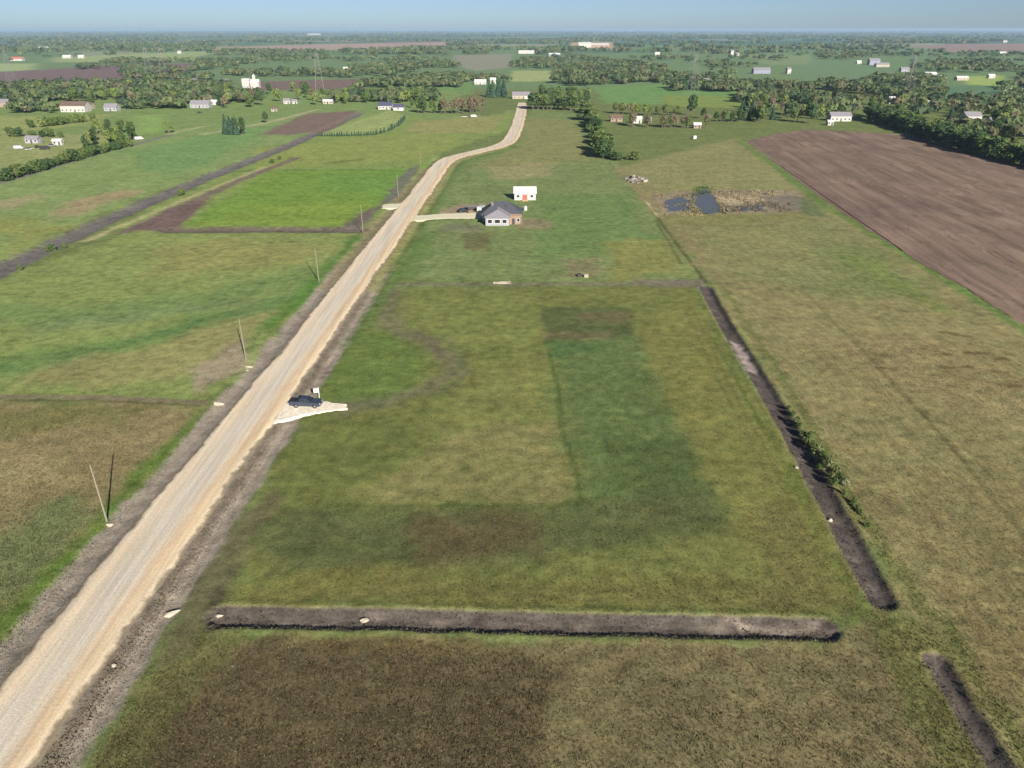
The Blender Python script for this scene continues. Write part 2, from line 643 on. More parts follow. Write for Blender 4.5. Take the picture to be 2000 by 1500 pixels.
def bbox_sel(P, pad):
    x0, y0 = P.min(0) - pad
    x1, y1 = P.max(0) + pad
    i0, i1 = np.searchsorted(xs, x0), np.searchsorted(xs, x1)
    j0, j1 = np.searchsorted(ys, y0), np.searchsorted(ys, y1)
    i0, j0 = max(i0 - 1, 0), max(j0 - 1, 0)
    i1, j1 = min(i1 + 1, nx), min(j1 + 1, ny)
    jj, ii = np.meshgrid(np.arange(j0, j1), np.arange(i0, i1), indexing='ij')
    return (jj * nx + ii).ravel()


def dist_poly(x, y, P, closed=True):
    n = len(P)
    d2 = np.full(x.shape, 1e18)
    ins = np.zeros(x.shape, bool)
    for i in range(n if closed else n - 1):
        a, b = P[i], P[(i + 1) % n]
        ab = b - a
        t = np.clip(((x - a[0]) * ab[0] + (y - a[1]) * ab[1]) / max(ab @ ab, 1e-9), 0, 1)
        d2 = np.minimum(d2, (x - a[0] - t * ab[0]) ** 2 + (y - a[1] - t * ab[1]) ** 2)
        if closed:
            c = ((a[1] > y) != (b[1] > y))
            with np.errstate(divide='ignore', invalid='ignore'):
                xi = a[0] + (y - a[1]) / (b[1] - a[1]) * (b[0] - a[0])
            ins ^= c & (x < xi)
    d = np.sqrt(d2)
    return np.where(ins, d, -d) if closed else d


_pc = [0]


def paint(I, a, col, w, r, b):
    a1 = a[:, None]
    gcol[I] = gcol[I] * (1 - a1) + A(*col) * a1
    if w is not None: weed[I] = weed[I] * (1 - a) + w * a
    if r is not None: rows[I] = rows[I] * (1 - a) + r * a
    if b is not None: bare[I] = bare[I] * (1 - a) + b * a


def patch(px, col, soft=2.0, nz=2.0, op=1.0, w=None, r=None, b=None, world=False):
    P = np.array(px, float) if world else np.array([G(*p) for p in px])
    I = bbox_sel(P, soft * 2 + nz * 2)
    _pc[0] += 1
    x, y = gx[I], gy[I]
    if nz:
        f = 1.0 / (nz * 3.0)
        x = x + (fbm(gx[I] * f, gy[I] * f, _pc[0]) - 0.5) * 4 * nz
        y = y + (fbm(gx[I] * f, gy[I] * f, _pc[0] + 50) - 0.5) * 4 * nz
    d = dist_poly(x, y, P)
    a = sstep(-soft, soft, d) * op
    paint(I, a, col, w, r, b)


def stroke(px, width, col, soft=0.6, nz=0.5, op=1.0, w=None, r=None, b=1.0, world=False, z=None):
    """a strip of the given width in metres along a line; z carves it"""
    P = np.array(px, float) if world else np.array([G(*p) for p in px])
    I = bbox_sel(P, width + soft * 2 + nz * 3)
    _pc[0] += 1
    x, y = gx[I], gy[I]
    if nz:
        f = 1.0 / (nz * 4.0)
        x = x + (fbm(gx[I] * f, gy[I] * f, _pc[0]) - 0.5) * 4 * nz
        y = y + (fbm(gx[I] * f, gy[I] * f, _pc[0] + 50) - 0.5) * 4 * nz
    d = width / 2 - dist_poly(x, y, P, closed=False)
    a = sstep(-soft, soft, d) * op
    paint(I, a, col, w, r, b)
    if z is not None:
        depth, wall = z
        gz[I] -= depth * sstep(0, wall, d)


# --- far plain, back to front
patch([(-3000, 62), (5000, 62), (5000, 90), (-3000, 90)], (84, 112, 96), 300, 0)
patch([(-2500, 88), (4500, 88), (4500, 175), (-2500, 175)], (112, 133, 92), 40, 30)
r2 = np.random.default_rng(21)
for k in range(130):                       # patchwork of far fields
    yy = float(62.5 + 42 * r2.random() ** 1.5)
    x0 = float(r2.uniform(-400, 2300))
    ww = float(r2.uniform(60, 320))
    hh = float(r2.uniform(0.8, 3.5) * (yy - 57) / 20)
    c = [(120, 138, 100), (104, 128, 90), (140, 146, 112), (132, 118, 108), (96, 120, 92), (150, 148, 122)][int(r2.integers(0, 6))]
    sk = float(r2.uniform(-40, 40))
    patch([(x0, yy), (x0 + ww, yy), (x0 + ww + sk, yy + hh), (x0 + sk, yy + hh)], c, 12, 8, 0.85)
patch([(420, 93), (640, 86), (870, 82), (876, 91), (700, 97), (420, 98)], (172, 146, 134), 12, 8)
patch([(1750, 87), (2300, 82), (2300, 103), (1850, 102), (1830, 97)], (152, 128, 120), 12, 8)
patch([(1590, 86), (1830, 84), (1840, 88), (1600, 89)], (140, 150, 120), 12, 8)
patch([(-400, 142), (0, 141), (280, 123), (395, 124), (380, 137), (245, 159), (0, 164), (-400, 166)], (124, 104, 102), 6, 5)
patch([(60, 161), (205, 158), (200, 176), (140, 180)], (142, 156, 104), 5, 4)
patch([(-200, 124), (64, 124), (66, 136), (0, 140), (-200, 141)], (158, 170, 120), 6, 4)
patch([(100, 113), (350, 101), (440, 100), (345, 119), (100, 122)], (152, 164, 112), 8, 6)
patch([(885, 108), (1000, 105), (1000, 132), (930, 138), (885, 128)], (142, 140, 120), 6, 5)
patch([(1000, 138), (1075, 138), (1080, 158), (1000, 160)], (158, 166, 110), 5, 4)
patch([(1160, 170), (1290, 164), (1400, 174), (1500, 180), (1590, 186), (1450, 207), (1180, 202)], (112, 144, 84), 4, 4)
patch([(1290, 186), (1500, 190), (1430, 212), (1300, 205)], (128, 142, 74), 4, 4)
patch([(1560, 119), (1700, 124), (1770, 140), (1650, 166), (1560, 152)], (112, 134, 98), 6, 4)
patch([(1440, 105), (1590, 108), (1580, 125), (1500, 128)], (128, 142, 100), 6, 4)
patch([(1830, 168), (1960, 166), (2300, 180), (2300, 225), (2000, 218), (1830, 196)], (98, 126, 92), 4, 4)
patch([(1885, 149), (1960, 147), (1960, 168), (1885, 165)], (156, 172, 96), 4, 3)
patch([(480, 160), (700, 154), (700, 173), (480, 176)], (124, 104, 96), 4, 4)
patch([(1115, 83), (1195, 82), (1200, 95), (1110, 96)], (186, 160, 126), 6, 4)
patch([(780, 160), (920, 156), (925, 185), (800, 190)], (114, 142, 84), 4, 4)
patch([(850, 155), (910, 156), (900, 168), (845, 167)], (148, 138, 104), 4, 3)

# --- middle distance, left
patch([(-500, 225), (480, 178), (900, 178), (900, 235), (-500, 420)], (124, 142, 84), 5, 5)
patch([(-300, 268), (0, 262), (120, 262), (240, 262), (120, 310), (0, 345), (-300, 410)], (146, 150, 96), 3, 3)
patch([(-100, 225), (110, 228), (230, 222), (160, 245), (0, 262)], (146, 152, 92), 3, 3)
patch([(265, 225), (320, 225), (318, 262), (265, 262)], (134, 158, 88), 3, 2)
patch([(-400, 430), (0, 358), (280, 275), (600, 222), (690, 222), (400, 345), (230, 410), (0, 515), (-400, 690)],
      (131, 147, 90), 4, 4, w=0.25)
patch([(250, 300), (450, 250), (560, 245), (420, 320), (300, 350)], (112, 144, 86), 8, 8, 0.8)
patch([(90, 420), (130, 390), (230, 372), (275, 372), (200, 400), (120, 430)], (160, 142, 108), 4, 4, 0.9)
patch([(-60, 400), (60, 380), (100, 386), (0, 410)], (160, 146, 112), 4, 4, 0.8)
patch([(0, 420), (130, 440), (60, 480), (0, 510)], (140, 138, 74), 6, 5, 0.7)
# strip between the dark road and the green lot
patch([(230, 440), (430, 345), (720, 222), (800, 225), (860, 240), (980, 222), (1010, 210), (1010, 225), (1000, 250), (860, 300),
       (780, 385), (690, 455), (250, 455)], (130, 144, 80), 3, 3)
patch([(620, 262), (760, 215), (790, 225), (770, 250), (700, 263)], (150, 160, 100), 2, 2)
patch([(800, 240), (930, 225), (985, 232), (960, 258), (820, 262), (790, 250)], (150, 144, 94), 4, 4, 0.8)
patch([(500, 290), (800, 262), (900, 270), (830, 310), (520, 330)], (138, 146, 80), 4, 4)
patch([(355, 440), (530, 334), (800, 328), (845, 318), (775, 400), (700, 445)], (116, 142, 62), 2, 2)
patch([(400, 440), (500, 400), (700, 395), (740, 405), (690, 444)], (128, 146, 64), 6, 5, 0.8)
patch([(600, 345), (780, 335), (760, 380), (650, 375)], (106, 140, 68), 8, 6, 0.6)
stroke([(470, 334), (640, 331), (790, 334)], 3.0, (84, 112, 58), 1.2, 1.0, 0.85, b=None)
stroke([(640, 318), (700, 312)], 5.0, (104, 106, 58), 2, 2, 0.8, b=None)
# field left of the road
patch([(-500, 700), (0, 545), (260, 452), (700, 452), (640, 560), (480, 730), (400, 778), (0, 776), (-400, 776)],
      (131, 142, 82), 2, 3, w=0.3)
patch([(300, 480), (480, 462), (640, 475), (600, 505), (380, 540), (300, 530)], (146, 140, 86), 8, 6, 0.7)
stroke([(-150, 650), (0, 615), (200, 605), (420, 580), (640, 520)], 14.0, (112, 132, 78), 6, 5, 0.8, b=None, w=0.35)
stroke([(-150, 750), (0, 722), (180, 690), (320, 655), (450, 615), (600, 560)], 11.0, (98, 126, 72), 5, 4, 0.85, b=None, w=0.3)
stroke([(50, 650), (200, 622), (330, 612), (480, 590)], 7.0, (118, 132, 88), 3, 3, 0.6, b=None, w=0.8)
patch([(150, 700), (330, 665), (470, 620), (560, 590), (540, 620), (470, 690), (330, 745), (0, 765), (0, 740)],
      (146, 139, 92), 3, 3, 0.8, w=0.3)
patch([(375, 720), (430, 680), (480, 662), (488, 690), (450, 740), (400, 766), (370, 758)], (158, 144, 118), 2, 2, 0.9, b=0.7)
patch([(-500, 782), (0, 782), (395, 790), (330, 890), (215, 1010), (0, 1235), (-300, 1500)], (142, 128, 92), 2, 2, w=0.9)
patch([(0, 790), (300, 800), (260, 830), (0, 850)], (110, 112, 62), 3, 3, 0.6)
patch([(-200, 900), (0, 880), (120, 880), (80, 950), (-50, 960)], (158, 144, 104), 4, 3, 0.7)
patch([(-100, 1100), (0, 1020), (160, 960), (190, 1010), (60, 1130), (-60, 1230)], (110, 122, 78), 3, 2.5, 0.8, w=1.0)
stroke([(-150, 1400), (0, 1215), (120, 1110), (210, 1010), (300, 905), (395, 815)], 3.6, (96, 118, 52), 1.2, 0.8, 0.9, b=None, w=0.35)
stroke([(520, 640), (580, 590), (640, 530), (700, 465)], 4.5, (88, 122, 52), 2, 1, 0.85, b=None)
stroke([(-300, 772), (0, 775), (180, 776), (400, 786)], 1.5, (132, 118, 96), 0.5, 0.35, 0.9)
stroke([(-300, 778), (0, 781), (180, 783), (390, 792)], 0.7, (84, 78, 54), 0.4, 0.3, 0.7)
# dark dirt road and bare soil
stroke([(-400, 755), (-120, 590), (0, 528), (120, 470), (230, 420), (400, 348), (560, 286), (700, 222)], 9.5, (112, 105, 100), 1.0, 0.7, 0.95, z=(0.7, 2.4))
stroke([(170, 470), (300, 415), (420, 366), (520, 326)], 3.0, (172, 164, 118), 1.2, 0.8, 0.85, b=0.5)
stroke([(250, 452), (350, 405), (470, 352), (580, 308)], 5.0, (118, 102, 90), 1.2, 0.8, 0.9)
patch([(244, 450), (330, 408), (420, 382), (385, 412), (350, 442), (345, 451)], (116, 96, 88), 1.2, 1.0)
stroke([(330, 449), (520, 448), (700, 448)], 8.0, (108, 96, 84), 0.9, 0.7, 0.95, z=(0.6, 2.0))
patch([(665, 446), (700, 418), (748, 398), (720, 432), (700, 450)], (112, 102, 90), 1.5, 1.0, b=1)
patch([(745, 400), (760, 372), (800, 330), (822, 322), (795, 365), (775, 392)], (112, 108, 98), 1.5, 1.5, 0.9, b=1)
patch([(505, 262), (600, 222), (700, 216), (640, 255), (560, 264)], (124, 106, 92), 3, 2, b=1)
stroke([(400, 262), (520, 240), (620, 214)], 5, (170, 164, 124), 2, 1)
stroke([(330, 262), (400, 246)], 4, (176, 172, 126), 1.5, 1, 0.8)
stroke([(0, 358), (100, 328), (220, 292), (330, 264)], 5, (122, 118, 110), 2, 1)

# --- right of the road, house plot
patch([(860, 320), (1000, 285), (1040, 215), (1130, 222), (1200, 320), (1300, 440), (1370, 545), (780, 548), (830, 440)],
      (120, 132, 82), 2, 3)
patch([(1030, 230), (1120, 235), (1160, 310), (1100, 320), (900, 330), (1010, 285)], (138, 134, 86), 5, 4, 0.75)
patch([(950, 325), (1060, 315), (1075, 340), (1010, 352), (960, 345)], (156, 144, 104), 4, 4, 0.7)
patch([(900, 300), (1020, 280), (960, 310), (880, 345), (870, 330)], (108, 128, 72), 4, 3, 0.7)
patch([(1040, 380), (1230, 380), (1290, 480), (1050, 500)], (102, 128, 72), 5, 4, 0.6)
patch([(1180, 470), (1300, 465), (1350, 540), (1200, 545)], (136, 134, 76), 4, 4, 0.8)
patch([(1100, 505), (1170, 508), (1170, 540), (1090, 540)], (138, 124, 94), 2, 2, 0.6)
patch([(900, 455), (965, 455), (955, 490), (915, 490)], (108, 100, 66), 2, 1.5, 0.7)
patch([(800, 470), (860, 445), (840, 500), (800, 540), (770, 540)], (96, 120, 60), 3, 2, 0.7)
patch([(1010, 425), (1080, 430), (1070, 450), (1000, 446)], (138, 122, 98), 1.5, 1.5, 0.7, b=0.6)
patch([(850, 415), (905, 398), (950, 398), (955, 425), (860, 424)], (152, 134, 110), 1.2, 1.2, b=1)
patch([(870, 435), (940, 440), (935, 452), (860, 455)], (124, 118, 100), 2, 1.5, 0.6)
stroke([(780, 556), (900, 556), (1100, 554), (1200, 555), (1375, 550)], 2.6, (124, 118, 96), 1.0, 0.8, 0.75, b=0.7)
stroke([(930, 568), (1060, 562), (1200, 563), (1350, 556)], 1.6, (98, 100, 72), 0.8, 0.6, 0.7, b=0.4)
patch([(1230, 545), (1375, 546), (1380, 565), (1260, 562)], (122, 112, 96), 1.2, 1, 0.8, b=0.8)
# tractor tracks running to the pond
stroke([(1260, 392), (1295, 440), (1340, 500), (1380, 552)], 1.3, (84, 82, 54), 0.5, 0.3, 0.85, b=0.4)
stroke([(1280, 430), (1305, 470), (1330, 515)], 1.0, (92, 92, 58), 0.5, 0.3, 0.7, b=0.4)
stroke([(1264, 394), (1275, 408), (1286, 422)], 1.8, (214, 202, 154), 0.5, 0.3, 0.95, b=1)
stroke([(1200, 320), (1230, 350), (1262, 392)], 2.0, (146, 144, 104), 1, 0.6, 0.7)
# field right of the ditch
patch([(1200, 330), (1440, 270), (1560, 370), (1720, 470), (2000, 640), (2500, 950), (2900, 1700), (2000, 1520), (1700, 1090),
       (1550, 815), (1390, 555), (1300, 440)], (138, 129, 88), 2, 2, w=0.3, r=0.9)
patch([(1215, 325), (1440, 268), (1470, 300), (1570, 372), (1400, 375), (1290, 375)], (138, 136, 90), 4, 4, 0.8)
patch([(1330, 430), (1620, 425), (1800, 560), (1600, 570), (1440, 540)], (126, 130, 84), 8, 6, 0.7)
patch([(1580, 480), (1700, 470), (1780, 560), (1650, 590)], (114, 122, 72), 8, 6, 0.7)
patch([(1440, 450), (1540, 445), (1560, 500), (1470, 520)], (140, 134, 88), 8, 6, 0.6)
patch([(1560, 660), (1850, 660), (2000, 760), (2000, 850), (1700, 760)], (144, 130, 92), 8, 6, 0.7, w=0.6)
patch([(1700, 950), (2000, 900), (2600, 1000), (2600, 1600), (2000, 1500), (1850, 1250)], (128, 117, 80), 8, 6, 0.75, w=0.35)
patch([(1800, 1150), (2000, 1200), (2000, 1480), (1900, 1330)], (124, 110, 76), 5, 4, 0.6)
stroke([(1440, 275), (1520, 330), (1620, 410), (1760, 490), (2000, 645), (2300, 830)], 3.2, (100, 124, 62), 1.5, 1.0, 0.85, b=None, w=0.3)
stroke([(1660, 500), (1760, 560), (1860, 610)], 5, (110, 126, 62), 3, 2, 0.6, b=None)
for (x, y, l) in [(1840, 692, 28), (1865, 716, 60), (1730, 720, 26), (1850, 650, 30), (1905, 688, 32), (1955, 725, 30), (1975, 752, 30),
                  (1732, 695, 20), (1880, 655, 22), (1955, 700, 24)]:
    stroke([(x - l / 2, y), (x + l / 2, y + 2)], 1.2, (92, 80, 50), 0.6, 0.5, 0.8, b=None)  # shade of small hollows, painted into the field colour as dark strokes
# pond hollow
patch([(1272, 380), (1380, 370), (1560, 372), (1572, 414), (1400, 420), (1292, 424)], (146, 134, 104), 2, 1.5, b=1, w=0.8)
patch([(1380, 385), (1480, 382), (1510, 396), (1400, 400)], (174, 158, 124), 1.5, 1.2, b=1)
patch([(1480, 384), (1560, 380), (1570, 410), (1500, 412)], (128, 118, 102), 1.5, 1.2, b=1)
patch([(1360, 365), (1385, 362), (1380, 385), (1352, 385)], (104, 122, 72), 1.5, 1, 0.9)
patch([(1560, 385), (1590, 392), (1620, 425), (1560, 420)], (96, 110, 72), 2, 1.5, 0.8)
patch([(1275, 418), (1560, 416), (1600, 428), (1330, 440)], (128, 126, 76), 2, 1.5, 0.7)

# --- the empty lot
LOT = [(700, 600), (770, 565), (1350, 558), (1440, 720), (1540, 860), (1700, 1180), (1640, 1205), (430, 1180), (540, 900), (640, 760)]
patch(LOT, (116, 119, 67), 1.5, 1.2, w=0.22)
patch([(770, 575), (1050, 575), (1060, 690), (1090, 820), (900, 830), (880, 700), (800, 620)], (122, 127, 71), 4, 3, 0.7)
patch([(630, 775), (640, 720), (700, 655), (760, 640), (830, 690), (830, 740), (740, 790), (640, 800)], (100, 118, 60), 2.5, 2, 0.85)
patch([(860, 835), (1095, 820), (1125, 978), (720, 985), (690, 960), (800, 900)], (132, 127, 81), 2.2, 1.8, 0.9, w=0.3)
patch([(900, 720), (1060, 700), (1085, 800), (900, 830)], (124, 124, 72), 4, 3, 0.6)
patch([(1062, 668), (1245, 640), (1300, 760), (1372, 930), (1432, 1010), (1130, 1000), (1128, 920), (1100, 830), (1080, 740)],
      (97, 113, 67), 3.0, 2.6, 0.85, w=0.3)
patch([(1068, 668), (1190, 664), (1180, 690), (1080, 700)], (82, 108, 62), 1.8, 1.4, 0.75)
patch([(1180, 850), (1360, 870), (1400, 980), (1200, 960)], (80, 92, 52), 5, 3, 0.6)
patch([(560, 990), (1130, 985), (1430, 968), (1440, 1040), (1150, 1085), (560, 1115), (470, 1090)], (92, 97, 61), 2.2, 2.2, 0.85, w=0.4)
patch([(800, 1002), (1030, 1005), (1050, 1085), (800, 1095)], (96, 82, 58), 3, 2, 0.75, w=0.5)
patch([(640, 1120), (1620, 1130), (1690, 1185), (1500, 1195), (440, 1178)], (118, 114, 66), 1.5, 1.5, 0.9, w=0.45)
patch([(1245, 640), (1360, 575), (1440, 720), (1545, 900), (1690, 1170), (1500, 1150), (1432, 1010), (1372, 925), (1300, 760)],
      (123, 122, 69), 2, 1.5, 0.9, w=0.3)
patch([(1480, 980), (1600, 1000), (1690, 1180), (1480, 1180)], (114, 107, 66), 4, 2.5, 0.7, w=0.5)
patch([(540, 830), (700, 810), (860, 840), (680, 960), (540, 980)], (104, 110, 60), 3, 2, 0.7)
patch([(1055, 600), (1232, 600), (1238, 655), (1066, 666)], (88, 96, 58), 0.9, 0.6, 0.92, w=0.3)
patch([(1130, 611), (1228, 607), (1222, 630), (1140, 632)], (118, 102, 74), 1.6, 1.6, 0.5)
patch([(1062, 650), (1190, 645), (1195, 662), (1064, 664)], (122, 106, 78), 1.0, 1.0, 0.5)
stroke([(1072, 690), (1090, 760), (1098, 840), (1108, 870), (1128, 925), (1132, 985)], 0.7, (70, 88, 44), 0.4, 0.25, 0.8, b=None)
stroke([(640, 986), (800, 988), (1000, 988), (1130, 986)], 0.8, (74, 88, 46), 0.5, 0.3, 0.6, b=None)
# worn vehicle loop across the lot
stroke([(758, 570), (750, 610), (770, 640), (830, 670), (868, 700), (880, 728), (850, 750), (800, 772), (740, 792), (680, 800)],
       4.6, (112, 105, 86), 2.2, 1.8, 0.62, b=0.5)
stroke([(820, 650), (855, 680), (858, 700)], 2.5, (104, 96, 76), 1.2, 1.0, 0.6)
stroke([(860, 655), (900, 690), (905, 730), (870, 765)], 2.2, (100, 104, 74), 1.2, 1.0, 0.5)
# --- foreground
patch([(430, 1245), (1620, 1255), (1720, 1190), (1850, 1300), (1960, 1500), (2100, 1800), (0, 1800), (180, 1500), (260, 1380)],
      (124, 113, 80), 1.2, 1.0, w=0.45)
patch([(330, 1290), (560, 1248), (900, 1262), (1085, 1295), (1078, 1400), (1045, 1520), (1045, 1800), (60, 1800), (190, 1500)],
      (100, 87, 64), 1.2, 1.2, 0.95, w=0.75)
patch([(560, 1245), (900, 1248), (1000, 1280), (620, 1275)], (112, 96, 64), 0.8, 0.8, 0.7)
patch([(430, 1200), (300, 1290), (200, 1460), (160, 1600), (260, 1600), (300, 1440), (400, 1330), (470, 1250)], (106, 104, 64), 1.4, 1.0, 0.8, w=0.7)
patch([(1690, 1190), (1800, 1210), (1980, 1480), (1980, 1640), (1900, 1640), (1740, 1330)], (112, 112, 66), 1.5, 1.0, 0.8, w=0.7)
patch([(1250, 1330), (1420, 1330), (1500, 1420), (1300, 1480)], (110, 101, 74), 3, 2, 0.6, w=0.6)
patch([(380, 1090), (480, 1010), (520, 960), (560, 960), (480, 1080), (430, 1190), (330, 1290), (300, 1300)], (106, 96, 74), 1.5, 1.0, 0.7, b=0.6)
patch([(420, 1240), (440, 1160), (420, 1150), (390, 1190), (400, 1250), (360, 1280)], (84, 80, 58), 0.8, 0.6, 0.8)

# --- right edge rows of the road: grey dirt shoulders
def offset_line(off, y0, y1):
    P = CENT + NRM * (HW + off)[:, None] if off > 0 else CENT + NRM * (-HW + off)[:, None]
    k = (P[:, 1] > y0) & (P[:, 1] < y1)
    return P[k]


stroke(offset_line(2.2, 20, 215)[::6], 5.2, (156, 144, 126), 0.6, 0.8, 0.95, world=True, w=0.25)
stroke(offset_line(3.2, 20, 215)[::6], 1.1, (166, 152, 132), 0.5, 0.3, 0.8, world=True, w=0.1)
for o_, c_ in ((2.2, (128, 116, 98)), (3.8, (124, 112, 94)), (4.3, (168, 156, 138)), (-1.7, (166, 154, 136)), (-3.4, (126, 114, 96)), (-4.1, (164, 152, 134))):
    stroke(offset_line(o_, 20, 215)[::6], 0.5, c_, 0.4, 0.3, 0.6, world=True, w=0.1)
stroke(offset_line(1.4, 20, 400)[::6], 1.4, (112, 98, 78), 0.6, 0.5, 0.7, world=True, w=0.6)
stroke(offset_line(-2.2, 20, 215)[::6], 4.8, (152, 141, 124), 0.6, 0.8, 0.95, world=True, w=0.25)
stroke(offset_line(-2.9, 20, 215)[::6], 1.0, (162, 148, 128), 0.5, 0.3, 0.7, world=True, w=0.1)
stroke(offset_line(-0.6, 20, 460)[::6], 1.0, (104, 92, 76), 0.5, 0.4, 0.7, world=True, w=0.4)
stroke(offset_line(2.0, 190, 460)[::6], 5.5, (148, 142, 92), 2.0, 1.5, 0.8, world=True, b=0.4, w=0.5)
stroke(offset_line(-2.2, 190, 380)[::6], 5.0, (146, 132, 100), 1.5, 1.2, 0.8, world=True, b=0.5, w=0.4)
stroke(offset_line(5.5, 150, 460)[::6], 4.0, (94, 118, 60), 1.5, 1.0, 0.6, world=True, b=None)
for off in (3.4, -3.0):                       # shallow roadside ditches
    P = offset_line(off, 20, 460)[::6]
    I = bbox_sel(P, 4)
    d = dist_poly(gx[I], gy[I], P, closed=False)
    gz[I] -= 0.30 * sstep(2.4, 0.2, d)

# --- excavated drains
def drain(px, width, depth, nz=0.16, floor=(100, 90, 80), lip=(134, 120, 98), wall=1.0, cross=False):
    P = np.array([G(*p) for p in px])
    I = bbox_sel(P, width + 4)
    _pc[0] += 1
    x = gx[I] + (fbm(gx[I] * 0.5, gy[I] * 0.5, _pc[0]) - 0.5) * 4 * nz
    y = gy[I] + (fbm(gx[I] * 0.5, gy[I] * 0.5, _pc[0] + 50) - 0.5) * 4 * nz
    d = width / 2 - dist_poly(x, y, P, closed=False)
    paint(I, sstep(-0.45, -0.1, d) * 0.4, lip, 0.3, 0.0, 0.9)
    bare[I] = np.maximum(bare[I], sstep(-0.5, -0.2, d))
    paint(I, sstep(-0.15, 0.15, d), floor, 0.12, 0.0, 1.0)
    m = fbm(gx[I] * 0.22, gy[I] * 0.6, 77)
    paint(I, sstep(0.55, 0.68, m) * sstep(0.0, 0.6, d) * 0.4, (140, 127, 112), None, None, None)
    clod = fbm(gx[I] * 0.9, gy[I] * 0.9, 61, 3)
    paint(I, sstep(0.48, 0.62, clod) * sstep(-0.2, 0.5, d) * 0.45, (82, 74, 64), None, None, None)
    gz[I] += (clod - 0.5) * 0.25 * sstep(0, 0.6, d)
    if cross:
        steep = gy[I] < np.interp(gx[I], P[:, 0], P[:, 1])
    else:
        o_ = np.argsort(P[:, 1])
        steep = gx[I] > np.interp(gy[I], P[o_, 1], P[o_, 0])
    wl = np.where(steep, wall * 0.75, width * 0.5)
    gz[I] -= depth * np.clip((d + 0.15) / (wl + 0.15), 0, 1) ** 0.9
    gz[I] += 0.10 * sstep(-1.6, -0.5, d) * sstep(0.1, -0.4, d)


drain([(432, 1205), (700, 1208), (1000, 1216), (1300, 1222), (1500, 1226), (1612, 1230)], 3.5, 0.46, floor=(100, 91, 81), wall=1.0, cross=True)
patch([(1380, 1212), (1600, 1218), (1600, 1234), (1480, 1236), (1360, 1226)], (164, 150, 130), 0.7, 1.2, 0.6)
drain([(1378, 562), (1400, 605), (1440, 672), (1480, 735), (1530, 820), (1590, 930), (1650, 1040), (1722, 1172)], 3.5, 0.55, floor=(88, 80, 74), wall=1.2)
patch([(1425, 665), (1448, 670), (1480, 728), (1455, 725)], (172, 156, 144), 0.6, 0.6, 0.8)
drain([(1828, 1290), (1880, 1380), (1960, 1508), (2060, 1680)], 2.5, 0.6, floor=(92, 84, 77))
stroke([(1415, 565), (1480, 665), (1570, 800), (1680, 1000), (1760, 1130), (1850, 1240), (2000, 1470)], 1.8, (106, 112, 62), 1.0, 0.8, 0.7, b=None, w=0.9)
stroke([(1350, 565), (1420, 700), (1500, 850), (1600, 1050), (1690, 1200)], 1.6, (104, 112, 58), 0.8, 0.6, 0.6, b=None, w=0.4)
stroke([(1385, 650), (1440, 745), (1490, 835)], 0.6, (80, 92, 48), 0.4, 0.3, 0.6, b=None)

for tr_ in ([(1335, 600), (1400, 735), (1480, 890), (1570, 1080)], [(1352, 600), (1418, 735), (1500, 890), (1592, 1075)], [(700, 1150), (1000, 1148), (1300, 1160), (1560, 1172)],
            [(700, 1163), (1000, 1162), (1300, 1173), (1560, 1184)], [(600, 1020), (540, 1110), (500, 1160)], [(1150, 990), (1300, 1000), (1420, 1040)], [(900, 430), (960, 480), (1100, 520), (1250, 530)],
            [(1700, 700), (1850, 860), (2000, 1050)], [(1560, 560), (1700, 700), (1900, 920)], [(150, 560), (320, 530), (560, 505)], [(120, 470), (330, 490), (600, 470)], [(1340, 440), (1500, 440), (1640, 450)]):
    stroke(tr_, 0.7, (96, 92, 58), 0.5, 0.35, 0.45, b=None)
# fine lie of the land in the near fields
near = sstep(330, 200, gy) * sstep(230, 160, np.abs(gx))
gz += near * ((fbm(gx * 0.18, gy * 0.18, 5) - 0.5) * 0.16 + (fbm(gx * 0.75, gy * 0.75, 9, 2) - 0.5) * 0.14 * (1 - bare * 0.4))
# level bed under the road
Ic = bbox_sel(CENT, 8)
dr = dist_poly(gx[Ic], gy[Ic], CENT[::8], closed=False)
gz[Ic] = gz[Ic] * sstep(4.2, 6.2, dr)

V = np.stack([gx, gy, gz], 1)
jj, ii = np.meshgrid(np.arange(ny - 1), np.arange(nx - 1), indexing='ij')
k0 = (jj * nx + ii).ravel()
F = np.stack([k0, k0 + 1, k0 + nx + 1, k0 + nx], 1)
gme = mesh_np('ground', V, F, smooth=True)
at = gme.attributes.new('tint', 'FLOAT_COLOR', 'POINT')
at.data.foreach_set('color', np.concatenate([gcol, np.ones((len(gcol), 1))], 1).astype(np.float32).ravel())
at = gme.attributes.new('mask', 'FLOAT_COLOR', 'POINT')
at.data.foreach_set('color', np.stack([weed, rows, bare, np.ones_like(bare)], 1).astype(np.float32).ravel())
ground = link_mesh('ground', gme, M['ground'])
setp(ground, kind='structure')


def gh(x, y):
    """ground height"""
    i = int(np.clip(np.searchsorted(xs, x) - 1, 0, nx - 2))
    j = int(np.clip(np.searchsorted(ys, y) - 1, 0, ny - 2))
    fx = (x - xs[i]) / (xs[i + 1] - xs[i])
    fy = (y - ys[j]) / (ys[j + 1] - ys[j])
    z = gz.reshape(ny, nx)
    return float((z[j, i] * (1 - fx) + z[j, i + 1] * fx) * (1 - fy) + (z[j + 1, i] * (1 - fx) + z[j + 1, i + 1] * fx) * fy)


